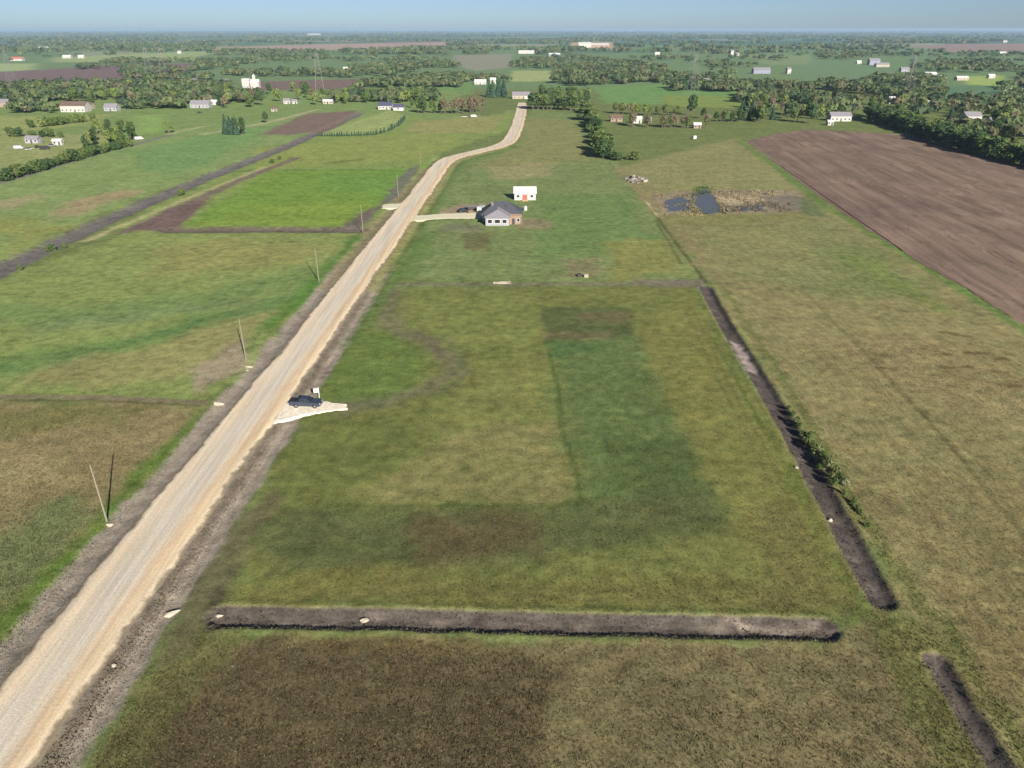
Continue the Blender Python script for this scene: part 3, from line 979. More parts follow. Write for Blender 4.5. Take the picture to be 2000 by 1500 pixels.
# ------------------------------------------------------------------ gravel road
def road_mesh():
    prof = [(-1.28, -0.25), (-1.10, 0.06), (-1.0, 0.20), (-0.86, 0.27), (-0.6, 0.24), (-0.3, 0.30), (0, 0.32),
            (0.3, 0.30), (0.6, 0.24), (0.86, 0.27), (1.0, 0.20), (1.10, 0.06), (1.28, -0.25)]
    n, k = len(CENT), len(prof)
    V = np.zeros((n, k, 3))
    ac = np.zeros((n, k))
    for j, (a, z) in enumerate(prof):
        jit = ((fbm(seg * 0.9, seg * 0 + 7 * (a > 0), 3, 3) - 0.5) * 0.7 + (fbm(seg * 0.07, seg * 0 + 7 * (a > 0), 4, 2) - 0.5) * 1.2) * (1 if abs(a) > 0.8 else 0)
        off = HW * a + jit
        V[:, j, :2] = CENT + NRM * off[:, None]
        V[:, j, 2] = z + (vn(seg * 0.6, seg * 0 + j * 1.7, 5) - 0.5) * 0.05
        ac[:, j] = a
    jj, ii = np.meshgrid(np.arange(n - 1), np.arange(k - 1), indexing='ij')
    q = (jj * k + ii).ravel()
    F = np.stack([q, q + 1, q + k + 1, q + k], 1)
    me = mesh_np('gravel_road', V.reshape(-1, 3), F, smooth=True)
    at = me.attributes.new('across', 'FLOAT', 'POINT')
    at.data.foreach_set('value', ac.astype(np.float32).ravel())
    return me


setp(link_mesh('gravel_road', road_mesh(), M['road']), kind='structure')


def sheet(name, px, z, mat, rag=0.25, skirt=0.8, world=False, drop=0.5):
    P = np.array(px, float) if world else np.array([G(*p) for p in px])
    pts = []
    for i in range(len(P)):
        a, b = P[i], P[(i + 1) % len(P)]
        n = max(1, int(np.linalg.norm(b - a) / (0.35 if rag < 0.7 else 1.2)))
        for k in range(n):
            p = a + (b - a) * k / n
            p = p + (np.array([fbm(p[0] * 0.55, p[1] * 0.55, 1), fbm(p[0] * 0.55, p[1] * 0.55, 2)]) - 0.5) * 4 * rag
            pts.append(p)
    pts = np.array(pts)
    ctr = pts.mean(0)
    bm = bmesh.new()
    top = [bm.verts.new((p[0], p[1], z)) for p in pts]
    f = bm.faces.new(top)
    if skirt:
        area = 0.5 * np.sum(pts[:, 0] * np.roll(pts[:, 1], -1) - np.roll(pts[:, 0], -1) * pts[:, 1])
        s = 1 if area > 0 else -1
        nxt, prv = np.roll(pts, -1, 0), np.roll(pts, 1, 0)
        t = nxt - prv
        t /= np.maximum(np.linalg.norm(t, axis=1), 1e-6)[:, None]
        nr = np.stack([t[:, 1], -t[:, 0]], 1) * s
        low = [bm.verts.new((p[0] + q[0] * skirt, p[1] + q[1] * skirt, z - drop)) for p, q in zip(pts, nr)]
        n = len(pts)
        for i in range(n):
            j = (i + 1) % n
            bm.faces.new((top[i], low[i], low[j], top[j]))
    bmesh.ops.triangulate(bm, faces=[f])
    bmesh.ops.recalc_face_normals(bm, faces=bm.faces)
    me = bpy.data.meshes.new(name)
    bm.to_mesh(me)
    bm.free()
    return setp(link_mesh(name, me, mat), kind='structure')


M['approach'] = plain('crushed_limestone', A(236, 222, 196), 0.95, 0.25, 1.3, bump=0.4)
M['drive'] = plain('driveway_gravel', A(226, 218, 182) * 0.9, 0.95, 0.12, 1.0, bump=0.3)
sheet('approach', [(552, 795), (575, 785), (625, 785), (650, 790), (671, 791), (672, 801), (645, 804), (618, 806), (592, 812), (565, 819), (528, 828)],
      0.20, M['approach'], 0.4, 0.6, drop=0.3)
sheet('driveway', [(800, 423), (860, 418), (950, 415), (956, 426), (870, 426), (798, 432)], 0.12, M['drive'], 0.4, 1.4, drop=0.35)
sheet('approach', [(750, 400), (805, 397), (800, 407), (748, 407)], 0.2, M['drive'], 0.3, 1.4, drop=0.5)

a_, b_ = np.array(G(1460, 278)), np.array(G(2000, 632))
PANG = math.atan2((b_ - a_)[1], (b_ - a_)[0])
M['plough'] = plough_material(PANG)
sheet('ploughed_field', [(1458, 276), (1500, 264), (1575, 253), (1680, 258), (1770, 263), (1860, 288), (2000, 325), (2300, 400),
                         (2900, 700), (2700, 1050), (2300, 830), (2000, 634), (1900, 572), (1800, 515), (1700, 452), (1600, 384), (1520, 322)],
      0.06, M['plough'], 0.6, 0.0)

# pond water and dry reeds
sheet('pond', [(1352, 378), (1380, 369), (1395, 385), (1414, 412), (1398, 417), (1372, 417), (1362, 402), (1352, 392)], 0.05, M['water'], 1.3, 0)
sheet('pond', [(1299, 391), (1335, 385), (1350, 395), (1345, 411), (1304, 412)], 0.05, M['water'], 1.3, 0)
sheet('pond', [(1440, 404), (1490, 400), (1486, 410), (1442, 412)], 0.05, M['water'], 1.3, 0)


# ------------------------------------------------------------------ vegetation prototypes
def quads(c, nrm, size, rg, jitter=0.35):
    """leaf-clump faces: centres, facing directions, sizes"""
    n = len(c)
    nrm = nrm / np.maximum(np.linalg.norm(nrm, axis=1), 1e-6)[:, None]
    up = rg.normal(size=(n, 3))
    a = np.cross(nrm, up)
    a /= np.maximum(np.linalg.norm(a, axis=1), 1e-6)[:, None]
    b = np.cross(nrm, a)
    s = size[:, None]
    j = lambda: (1 + jitter * rg.uniform(-1, 1, size=(n, 1)))
    v = np.stack([c + a * s * j(), c + b * s * 0.7 * j(), c - a * s * j(), c - b * s * 0.7 * j()], 1)
    F = np.arange(n * 4).reshape(n, 4)
    return v.reshape(-1, 3), F


def crown_round(rg, h, r, n, leaf, base=0.22, lobes=8, dens=1.0):
    L = []
    for k in range(lobes):
        a = rg.uniform(0, 2 * math.pi)
        zz = rg.uniform(base + 0.16, 0.88) * h
        rr = r * 0.55 * rg.uniform(0.3, 1.0) * (1 - abs(zz / h - 0.5))
        L.append((rr * math.cos(a), rr * math.sin(a), zz, r * rg.uniform(0.38, 0.62)))
    L.append((0, 0, h * 0.6, r * 0.7))
    L.append((0, 0, h * 0.82, r * 0.42))
    idx = rg.integers(0, len(L), n)
    L = np.array(L)[idx]
    d = rg.normal(size=(n, 3))
    d /= np.linalg.norm(d, axis=1)[:, None]
    rad = L[:, 3] * rg.uniform(0.45, 1.05, n) ** 0.6
    c = L[:, :3] + d * rad[:, None] * np.array([1, 1, 0.85])
    c[:, 2] = np.clip(c[:, 2], base * h * 0.8, None)
    nr = d + rg.normal(size=(n, 3)) * 0.6
    return quads(c, nr, leaf * rg.uniform(0.6, 1.3, n), rg)


def crown_spruce(rg, h, r, n, leaf):
    z = (1 - np.sqrt(rg.random(n))) * 0.94 * h + 0.05 * h
    tier = 0.75 + 0.25 * np.abs(np.sin(z / h * 26))
    rad = r * (1 - z / h) ** 0.9 * tier * np.sqrt(rg.uniform(0.25, 1, n)) + 0.05
    a = rg.uniform(0, 2 * math.pi, n)
    c = np.stack([rad * np.cos(a), rad * np.sin(a), z], 1)
    nr = np.stack([np.cos(a), np.sin(a), np.full(n, 0.7)], 1) + rg.normal(size=(n, 3)) * 0.45
    return quads(c, nr, leaf * rg.uniform(0.6, 1.2, n) * (1.1 - 0.5 * z / h), rg)


def trunk_mesh(rg, h, r, limbs=5, spread=1.5, z0=0.35):
    bm = bmesh.new()

    def seg_(p, q, r1, r2):
        p, q = Vector(p), Vector(q)
        d = q - p
        res = bmesh.ops.create_cone(bm, cap_ends=False, segments=6, radius1=r1, radius2=r2, depth=d.length)
        bmesh.ops.transform(bm, matrix=Matrix.Translation((p + q) / 2) @ d.to_track_quat('Z', 'Y').to_matrix().to_4x4(), verts=res['verts'])
    seg_((0, 0, -0.3), (0.05 * h * 0.3, 0, h * 0.4), r, r * 0.7)
    seg_((0.05 * h * 0.3, 0, h * 0.39), (0, 0.02 * h, h * 0.85), r * 0.7, r * 0.15)
    for k in range(limbs):
        a = k * 2.4 + rg.uniform(0, 1)
        z = h * (z0 + 0.09 * k * (0.5 / max(z0, 0.3)))
        seg_((0, 0, z), (spread * math.cos(a), spread * math.sin(a), z + h * 0.22), r * 0.42, r * 0.08)
    return bm_mesh('trunk', bm)


def proto(kind, seed):
    rg = np.random.default_rng(seed)
    if kind == 'round':
        v, f = crown_round(rg, 8.0, 3.3, 620, 0.55)
        t = trunk_mesh(rg, 8.0, 0.22)
    elif kind == 'tall':
        v, f = crown_round(rg, 11.0, 2.3, 620, 0.5, base=0.12, lobes=12)
        t = trunk_mesh(rg, 11.0, 0.22, spread=1.0)
    elif kind == 'bare':
        v, f = crown_round(rg, 8.0, 2.7, 330, 0.34, base=0.28, lobes=9)
        t = trunk_mesh(rg, 8.0, 0.2, limbs=8, spread=2.0)
    elif kind == 'spruce':
        v, f = crown_spruce(rg, 9.0, 2.1, 700, 0.5)
        t = trunk_mesh(rg, 9.0, 0.2, limbs=0)
    elif kind == 'shrub':
        v, f = crown_round(rg, 1.6, 1.05, 420, 0.13, base=0.05, lobes=9)
        t = trunk_mesh(rg, 1.6, 0.05, limbs=5, spread=0.6, z0=0.15)
    elif kind == 'bush':
        v, f = crown_round(rg, 3.2, 2.2, 460, 0.34, base=0.04, lobes=9)
        t = trunk_mesh(rg, 3.2, 0.1, limbs=5, spread=1.1, z0=0.15)
    return mesh_np('crown', v, f), t


PROTO = {}
for kd, n in (('round', 4), ('tall', 3), ('bare', 3), ('spruce', 3), ('shrub', 3), ('bush', 3)):
    PROTO[kd] = [proto(kd, 100 + 17 * i + len(kd)) for i in range(n)]
NOMH = {'round': 8.0, 'tall': 11.0, 'bare': 8.0, 'spruce': 9.0, 'shrub': 1.6, 'bush': 3.2}
_mcache = {}


def with_mat(kd, i, mat):
    k = (kd, i, mat)
    if k not in _mcache:
        c, t = PROTO[kd][i]
        c2, t2 = c.copy(), t.copy()
        c2.name, t2.name = 'crown', 'trunk'
        c2.materials.clear()
        t2.materials.clear()
        c2.materials.append(M[mat])
        t2.materials.append(M['bark'])
        _mcache[k] = (c2, t2)
    return _mcache[k]


tr = random.Random(11)
TREES = [0]


def plant(kd, x, y, h, mat, label, group, name=None, cat=None, sq=1.0):
    i = tr.randrange(len(PROTO[kd]))
    c, t = with_mat(kd, i, mat)
    nm = name or {'spruce': 'spruce_tree', 'shrub': 'shrub', 'bush': 'bush'}.get(kd, 'broadleaf_tree')
    ct = cat or {'spruce': 'spruce', 'shrub': 'shrub', 'bush': 'bush'}.get(kd, 'tree')
    r = empty(nm, (x, y, gh(x, y)), tr.uniform(0, 6.28), label, ct, group)
    s = h / NOMH[kd]
    w = s * tr.uniform(0.88, 1.15) * sq
    r.scale = (w, w, s)
    link_mesh('trunk', t, None, r)
    link_mesh('crown', c, None, r)
    TREES[0] += 1


LOOK = {('round', 'leaf_mid'): 'mid green', ('round', 'leaf_dark'): 'dark green', ('round', 'leaf_bright'): 'yellow green', ('tall', 'leaf_mid'): 'slender green',
        ('tall', 'leaf_dark'): 'slender dark', ('tall', 'leaf_bright'): 'slender yellow green', ('bare', 'leaf_brown'): 'thin brown', ('bare', 'leaf_mid'): 'thin green',
        ('spruce', 'leaf_spruce'): 'conical dark', ('bush', 'leaf_mid'): 'mid green', ('bush', 'leaf_dark'): 'dark green', ('bush', 'leaf_bright'): 'yellow green'}


def row(px, n, kinds, h, label, group, jit=2.0, sq=1.0, name=None):
    """n plants along a line of photograph points; kinds = [(kind, material), ...]"""
    P = np.array([G(*p) for p in px])
    L = np.concatenate([[0], np.cumsum(np.linalg.norm(np.diff(P, axis=0), axis=1))])
    for k in range(n):
        s = (k + 0.5) / n * L[-1]
        x = np.interp(s, L, P[:, 0]) + tr.uniform(-jit, jit)
        y = np.interp(s, L, P[:, 1]) + tr.uniform(-jit, jit)
        kd, mt = kinds[tr.randrange(len(kinds))]
        plant(kd, x, y, tr.uniform(*h), mt, label.replace('@', LOOK.get((kd, mt), '')), group, sq=sq, name=name)


def grove(px, n, kinds, h, label, group, name=None):
    P = np.array([G(*p) for p in px])
    lo, hi = P.min(0), P.max(0)
    done, tries = 0, 0
    while done < n and tries < 5000:
        tries += 1
        p = np.array([tr.uniform(lo[0], hi[0]), tr.uniform(lo[1], hi[1])])
        if dist_poly(np.array([p[0]]), np.array([p[1]]), P)[0] < 0:
            continue
        kd, mt = kinds[tr.randrange(len(kinds))]
        plant(kd, p[0], p[1], tr.uniform(*h), mt, label.replace('@', LOOK.get((kd, mt), '')), group, name=name)
        done += 1


RG, RD, RB = ('round', 'leaf_mid'), ('round', 'leaf_dark'), ('round', 'leaf_bright')
TG, TD, TB = ('tall', 'leaf_mid'), ('tall', 'leaf_dark'), ('tall', 'leaf_bright')
BR, SPR = ('bare', 'leaf_brown'), ('spruce', 'leaf_spruce')
BM, BD = ('bush', 'leaf_mid'), ('bush', 'leaf_dark')

row([(1690, 232), (1760, 252), (1850, 284), (1930, 306), (2000, 322), (2090, 345)], 34, [RD, RD, RG], (8.5, 11),
    '@ tree in the thick windbreak along the ploughed field', 'windbreak along the ploughed field', 2.2, 1.5)
row([(1700, 226), (1800, 258), (1900, 288), (2050, 322)], 18, [RG, RD, TG], (9, 12),
    '@ tree in the thick windbreak along the ploughed field', 'windbreak along the ploughed field', 3, 1.4)
row([(1700, 236), (1780, 260), (1870, 292), (1950, 314), (2080, 346)], 34, [BD, BD, BM], (4, 5.5),
    '@ bush filling the foot of the thick windbreak', 'windbreak undergrowth', 1.5, 1.6)
grove([(1690, 205), (2000, 210), (2060, 290), (1960, 285), (1840, 255), (1720, 225)], 26, [RG, RD, RB, BR, TG, SPR], (8, 12.5),
      '@ tree in the farmyard behind the windbreak', 'yard trees behind the windbreak')
row([(1042, 214), (1080, 214), (1130, 216)], 16, [RD, RG, TD], (10.5, 13.5),
    '@ tree in the dense grove beside the far end of the gravel road', 'grove beside the gravel road end', 3, 1.25)
grove([(1050, 190), (1140, 190), (1160, 210), (1050, 211)], 16, [RD, RG, RG], (11, 14.5),
      '@ tree in the dense grove beside the far end of the gravel road', 'grove beside the gravel road end')
row([(1140, 218), (1150, 240), (1162, 262), (1176, 290), (1186, 312)], 28, [RD, TD, RG], (6.5, 10),
    '@ tree in the narrow line running out from the roadside grove', 'tree line from the roadside grove', 3.5, 1.55)
row([(1150, 236), (1164, 262), (1178, 290), (1190, 313)], 14, [BD, BM], (3.5, 5.5),
    '@ bush filling the foot of the narrow tree line', 'undergrowth of the narrow tree line', 3.5, 1.5)
plant('bush', *G(1205, 314), 4.5, 'leaf_dark', 'dark spreading bush at the tip of the tree line', None, sq=1.3)
plant('bush', *G(1238, 312), 4.2, 'leaf_mid', 'mid green spreading bush just past the tip of the tree line', None, sq=1.6)
row([(950, 190), (985, 190)], 6, [SPR], (16, 20), 'tall dark spruce in the tight clump beside the gravel road end', 'spruce clump by the road end', 3)
row([(868, 222), (900, 222), (940, 218)], 14, [BR], (10.5, 13.5), 'brown thinly leafed tree in the bare stand left of the gravel road', 'bare stand left of the road', 4)
row([(808, 220), (830, 222), (860, 221)], 8, [RD, TG], (9.5, 12.5), '@ tree beside the bare brown stand', 'trees beside the bare stand', 3)
row([(1215, 246), (1290, 250), (1370, 250)], 30, [BR, BR, ('bare', 'leaf_mid')], (7.5, 10),
    '@ tree in the upright row along the white farm shed', 'thin row by the white farm shed', 2.5)
row([(1190, 222), (1260, 226), (1330, 226)], 16, [RB, RG, BR], (7, 10),
    '@ tree behind the white farm shed', 'trees behind the white farm shed', 4)
plant('round', *G(1352, 226), 16.0, 'leaf_dark', 'big round dark tree standing above the thin brown row', None, sq=0.85)
plant('round', *G(1374, 232), 8.0, 'leaf_dark', 'smaller dark tree next to the big round tree', None)
row([(1390, 238), (1430, 238), (1490, 236)], 12, [RG, BR, RD], (7, 10), '@ low tree on the strip between the big round tree and ploughed field', 'strip of low mixed trees', 3)
grove([(1440, 206), (1620, 206), (1640, 240), (1560, 246), (1450, 238)], 34, [RG, RD, RB, BR, TG, SPR], (9.5, 14),
      '@ tree in the grove at the head of the ploughed field', 'grove at the head of the ploughed field')
row([(0, 356), (70, 336), (150, 312), (250, 286)], 40, [BM, BD], (3.4, 5.4),
    '@ bush in the hedge along the left lane', 'hedge along the left lane', 1.5, 1.1)
grove([(185, 262), (262, 258), (266, 284), (200, 296), (160, 300)], 26, [TG, TB, TD], (8.5, 12),
      '@ poplar in the clump at the hedge end', 'poplar clump at the hedge end')
row([(60, 250), (100, 246), (180, 236)], 14, [BM, ('bush', 'leaf_bright')], (4, 6.5), '@ bush in the row below the big white house', 'bushes below the big white house', 3)
row([(-20, 268), (40, 266), (120, 268)], 12, [BD, BM], (3.5, 5.5), '@ bush in the row behind the parked farm vehicles', 'bushes behind the farm vehicles', 3)
row([(440, 262), (460, 263), (482, 262)], 6, [TD, SPR], (11, 14), '@ tree in the square clump beside the bare brown plot', 'square clump by the brown plot', 1.5)
row([(322, 262), (336, 260)], 2, [('tall', 'leaf_bright')], (7.5, 9), 'pale green slender tree at the end of the lane', 'pair of slender trees by the lane', 1.5)
plant('round', *G(520, 240), 8.0, 'leaf_dark', 'small dark tree alone at the far end of the bare brown plot', None)
grove([(-150, 178), (60, 172), (330, 172), (430, 185), (420, 206), (200, 206), (110, 202), (-150, 215)], 30, [RG, BR, RG, BR, RD, RB], (9, 13),
      '@ tree in the wood around the left farmhouses', 'wood around the left farmhouses')
grove([(420, 180), (640, 178), (640, 205), (560, 210), (420, 224)], 20, [RG, RB, TG, RD, BR], (9, 13),
      '@ tree in the wood beyond the bare brown plot', 'wood beyond the bare brown plot')
grove([(620, 186), (860, 186), (860, 204), (800, 212), (640, 206)], 22, [TB, RB, RG, TG], (9, 12),
      '@ tree in the belt behind the navy roofed house', 'belt behind the navy roofed house')
row([(618, 266), (660, 266), (700, 265), (732, 264)], 24, [SPR], (2.4, 3.6), 'young dark evergreen in the curved row below the navy roofed house',
    'young evergreen row', 0.3, 1.15)
row([(732, 264), (760, 256), (778, 246), (792, 232)], 16, [SPR], (3.2, 4.8), 'young dark evergreen in the curved row below the navy roofed house',
    'young evergreen row', 0.4, 1.1)
for (x, y, h, lb) in [(100, 488, 2.2, 'larger low bush of two on the bank of the dark dirt cut'),
                      (126, 484, 1.6, 'small low bush touching a larger bush on the dark dirt cut'),
                      (356, 382, 2.8, 'lone bush beside the bend of the dark dirt cut'),
                      (532, 319, 2.2, 'small bush in the field above the bright green lot'),
                      (546, 312, 1.8, 'smallest bush in the field above the bright green lot'),
                      (40, 528, 1.4, 'very low bush on the bank at the near end of dark dirt cut')]:
    plant('bush', *G(x, y), h, 'leaf_mid', lb, None, sq=1.2)
# shrubs on the bank of the long drain
for i, (x, y, h, mt) in enumerate([(1548, 812, 1.0, 'leaf_shrub'), (1556, 830, 1.5, 'leaf_shrub'), (1566, 850, 1.2, 'leaf_shrub'), (1580, 858, 1.4, 'leaf_mid'),
                                   (1592, 885, 1.7, 'leaf_shrub'), (1606, 895, 1.3, 'leaf_mid'), (1616, 915, 1.9, 'leaf_shrub'), (1632, 925, 1.6, 'leaf_shrub'),
                                   (1628, 948, 1.3, 'leaf_mid'), (1666, 985, 1.0, 'leaf_mid'), (1682, 1006, 0.9, 'leaf_shrub'), (1600, 915, 1.0, 'leaf_mid'), (1540, 800, 0.8, 'leaf_mid'), (1562, 838, 1.1, 'leaf_mid'), (1574, 866, 1.2, 'leaf_shrub'), (1586, 872, 1.1, 'leaf_mid'),
                                   (1602, 884, 1.2, 'leaf_shrub'), (1612, 905, 1.4, 'leaf_mid'), (1624, 935, 1.1, 'leaf_shrub'), (1640, 938, 1.3, 'leaf_mid'), (1648, 968, 1.0, 'leaf_shrub'),
                                   (1674, 996, 0.8, 'leaf_mid'), (1694, 1030, 0.8, 'leaf_mid')]):
    plant('shrub', *G(x, y), h, mt, 'green shrub on the shaded bank of the long drain', 'shrubs on the drain bank')
plant('shrub', *G(1650, 950), 1.5, 'leaf_pale', 'pale flowering shrub among green shrubs on the drain bank', None)

# ------------------------------------------------------------------ far woodland (reads as one mass)
def far_wood():
    rg = np.random.default_rng(5)
    pos, rad, hgt, tint = [], [], [], []
    cols = [A(98, 116, 76), A(108, 124, 80), A(118, 118, 86), A(84, 102, 74), A(120, 130, 86)]

    clear = [np.array([G(*q) for q in P_]) for P_ in ([(420, 92), (640, 85), (870, 81), (876, 92), (700, 99), (420, 101)], [(1750, 87), (2300, 82), (2300, 105), (1850, 104)],
                                                       [(1565, 121), (1700, 126), (1750, 142), (1650, 162), (1565, 150)], [(100, 113), (350, 101), (440, 100), (345, 119), (100, 122)],
                                                       [(1000, 138), (1075, 138), (1080, 158), (1000, 160)], [(880, 108), (1000, 105), (1000, 132), (930, 138)], [(1110, 84), (1195, 83), (1200, 97), (1110, 97)])]

    HA = np.array(HOUSES)

    def add(x, y, r, h, c):
        if np.any((np.abs(HA[:, 0] - x) < HA[:, 2] * 0.5 + r * 0.6) & (y > HA[:, 1] - 0.07 * HA[:, 1]) & (y < HA[:, 1] + HA[:, 3] + r)):
            return
        for P_ in clear:
            if P_[:, 0].min() < x < P_[:, 0].max() and P_[:, 1].min() < y < P_[:, 1].max() and dist_poly(np.array([x]), np.array([y]), P_)[0] > 0:
                return
        pos.append((x, y)); rad.append(r); hgt.append(h); tint.append(cols[c] * rg.uniform(0.8, 1.1))

    def belt(p0, p1, n, r, h, wd):
        a, b = np.array(G(*p0)), np.array(G(*p1))
        for k in range(n):
            t = rg.random()
            p = a + (b - a) * t + rg.normal(size=2) * wd
            add(p[0], p[1], r * rg.uniform(0.7, 1.3), h * rg.uniform(0.75, 1.25), int(rg.integers(0, 5)))
    # mid-far groves between 110 and 175 px rows
    for (x0, x1, y0, y1, n) in [(-200, 480, 165, 180, 110), (240, 420, 138, 158, 90), (200, 480, 120, 124, 60), (380, 640, 122, 150, 170), (0, 200, 108, 122, 60),
                                (480, 900, 98, 120, 220), (640, 760, 130, 152, 60), (760, 900, 120, 156, 130), (700, 900, 158, 172, 70), (860, 1000, 136, 160, 80),
                                (1000, 1080, 118, 134, 60), (1080, 1300, 112, 160, 260), (1070, 1150, 160, 176, 50), (1290, 1560, 112, 150, 210), (1150, 1300, 150, 168, 80),
                                (1300, 1480, 150, 178, 90), (1380, 1640, 160, 180, 120), (1640, 1840, 150, 200, 190), (1560, 1720, 100, 120, 110), (1780, 2200, 120, 142, 150),
                                (1980, 2200, 148, 175, 60), (1700, 2200, 100, 112, 110), (-200, 300, 84, 104, 170), (440, 900, 78, 82, 90), (0, 120, 175, 200, 40), (1930, 2100, 170, 200, 26), (-150, 460, 172, 204, 130), (20, 120, 206, 222, 14), (230, 360, 200, 214, 26), (150, 330, 126, 136, 40), (420, 640, 180, 204, 46), (620, 860, 186, 200, 40), (1440, 1620, 186, 204, 40), (1700, 2060, 196, 232, 60), (1880, 2080, 240, 275, 24), (1560, 1680, 196, 226, 24)]:
        for k in range(int(n * 2.6)):
            p = G(rg.uniform(x0, x1), rg.uniform(y0, y1))
            if fbm(p[0] * 0.011, p[1] * 0.006, 88, 3) < 0.5:
                continue
            add(p[0], p[1], rg.uniform(3.6, 7.2) * (1 + 0.0002 * p[1]), rg.uniform(7, 12.5), int(rg.integers(0, 5)))
    # shelter belts and woodlots out to the horizon
    for k in range(260):
        y = 61.5 + 46 * rg.random() ** 1.7
        x = rg.uniform(-300, 2300)
        w = rg.uniform(30, 260)
        d = 64 / max((y - 57.5) / 1571, 1e-4)
        dy = rg.uniform(-0.4, 0.4) * (y - 57) / 25
        belt((x, y), (x + w, max(y + dy, 60.5)), int(10 + w * 0.18), 6 + d * 0.0016, 9 + rg.uniform(0, 4), 6 + d * 0.004)
    pos, rad, hgt, tint = np.array(pos), np.array(rad), np.array(hgt), np.array(tint)
    n = len(pos)
    d_far = pos[:, 1] > 2300
    near_first = np.argsort(d_far, kind='stable')
    pos, rad, hgt, tint = pos[near_first], rad[near_first], hgt[near_first], tint[near_first]
    n_near = int((~d_far).sum())
    parts = []
    for lo_i, hi_i, kq, fs in ((0, n_near, 42, 0.29), (n_near, n, 14, 0.52)):
        parts.append(crowns(rg, pos[lo_i:hi_i], rad[lo_i:hi_i], hgt[lo_i:hi_i], tint[lo_i:hi_i], kq, fs))
    v = np.concatenate([p[0] for p in parts])
    t = np.concatenate([p[1] for p in parts])
    me = mesh_np('woodland', v, np.arange(len(v)).reshape(-1, 4))
    at = me.attributes.new('tint', 'FLOAT_COLOR', 'POINT')
    at.data.foreach_set('color', np.concatenate([t, np.ones((len(t), 1))], 1).astype(np.float32).ravel())
    return me


def crowns(rg, pos, rad, hgt, tint, kq, fs):
    n = len(pos)
    d = rg.normal(size=(n, kq, 3))
    d /= np.linalg.norm(d, axis=2)[:, :, None]
    d[:, :, 2] = np.abs(d[:, :, 2]) * 0.9 + rg.uniform(-0.5, 0.1, size=(n, kq))
    c = np.empty((n, kq, 3))
    sc = rg.uniform(0.55, 1.0, size=(n, kq, 1))
    c[:, :, :2] = pos[:, None, :] + d[:, :, :2] * (rad[:, None, None] * sc)
    c[:, :, 2] = hgt[:, None] * (0.52 + 0.42 * d[:, :, 2] * sc[:, :, 0])
    nr = d + rg.normal(size=d.shape) * 0.35
    sz = np.repeat(rad * fs, kq) * rg.uniform(0.7, 1.25, n * kq)
    v, f = quads(c.reshape(-1, 3), nr.reshape(-1, 3), sz, rg)
    v[:, 2] = np.maximum(v[:, 2], 0.02)
    t = np.repeat(tint, kq, 0) * rg.uniform(0.85, 1.15, size=(n * kq, 1))
    return v, np.repeat(t, 4, 0)




# ------------------------------------------------------------------ grass tufts and weeds (uncountable)
def tufts():
    rg = np.random.default_rng(9)
    n = 235000
    y = 42 + 110 * rg.random(n) ** 1.35
    x = rg.uniform(-1, 1, n) * (y * 0.82 + 22) + 4
    ix = np.clip(np.searchsorted(xs, x) - 1, 0, nx - 1)
    iy = np.clip(np.searchsorted(ys, y) - 1, 0, ny - 1)
    k = iy * nx + ix
    drd = dist_poly(x, y, CENT[::12], closed=False)
    pad = dist_poly(x, y, np.array([G(*p) for p in [(540, 780), (680, 785), (680, 812), (600, 830), (520, 840)]]))
    keep = (rg.random(n) < (0.18 + 0.85 * weed[k])) & (bare[k] < 0.5) & (drd > 6.0) & (pad < -0.5)
    x, y, k = x[keep], y[keep], k[keep]
    n = len(x)
    h = rg.uniform(0.08, 0.20, n) * (0.6 + 0.8 * weed[k])
    z = gz[k]
    nb = 4
    a = rg.uniform(0, 6.28, (n, nb))
    lean = rg.uniform(0.3, 1.0, (n, nb)) * h[:, None]
    w = rg.uniform(0.03, 0.075, (n, nb))
    bx = x[:, None] + np.cos(a) * 0.05
    by = y[:, None] + np.sin(a) * 0.05
    px_, py_ = -np.sin(a) * w, np.cos(a) * w
    zz = np.repeat(z[:, None], nb, 1) - 0.03
    v0 = np.stack([bx + px_, by + py_, zz], 2)
    v1 = np.stack([bx - px_, by - py_, zz], 2)
    v2 = np.stack([bx + np.cos(a) * lean, by + np.sin(a) * lean, zz + h[:, None] * rg.uniform(0.7, 1.2, (n, nb))], 2)
    v = np.stack([v0, v1, v2], 2).reshape(-1, 3)
    f = np.arange(len(v)).reshape(-1, 3)
    me = mesh_np('grass', v, f)
    base = gcol[k] * rg.uniform(0.65, 1.35, (n, 1))
    pick = rg.random(n)
    straw, grn, dark = A(150, 138, 98), A(92, 112, 60), A(74, 70, 46)
    base = np.where((pick < 0.10)[:, None], base * 0.4 + straw * 0.6, base)
    base = np.where(((pick > 0.10) & (pick < 0.28))[:, None], base * 0.5 + grn * 0.5, base)
    base = np.where(((pick > 0.28) & (pick < 0.42))[:, None], base * 0.5 + dark * 0.5, base)
    t = np.repeat(base, nb * 3, 0)
    at = me.attributes.new('tint', 'FLOAT_COLOR', 'POINT')
    at.data.foreach_set('color', np.concatenate([t, np.ones((len(t), 1))], 1).astype(np.float32).ravel())
    return me


setp(link_mesh('grass', tufts(), M['attr_leaf']), 'tufts of dry and green grass scattered over the near fields', 'grass', kind='stuff')


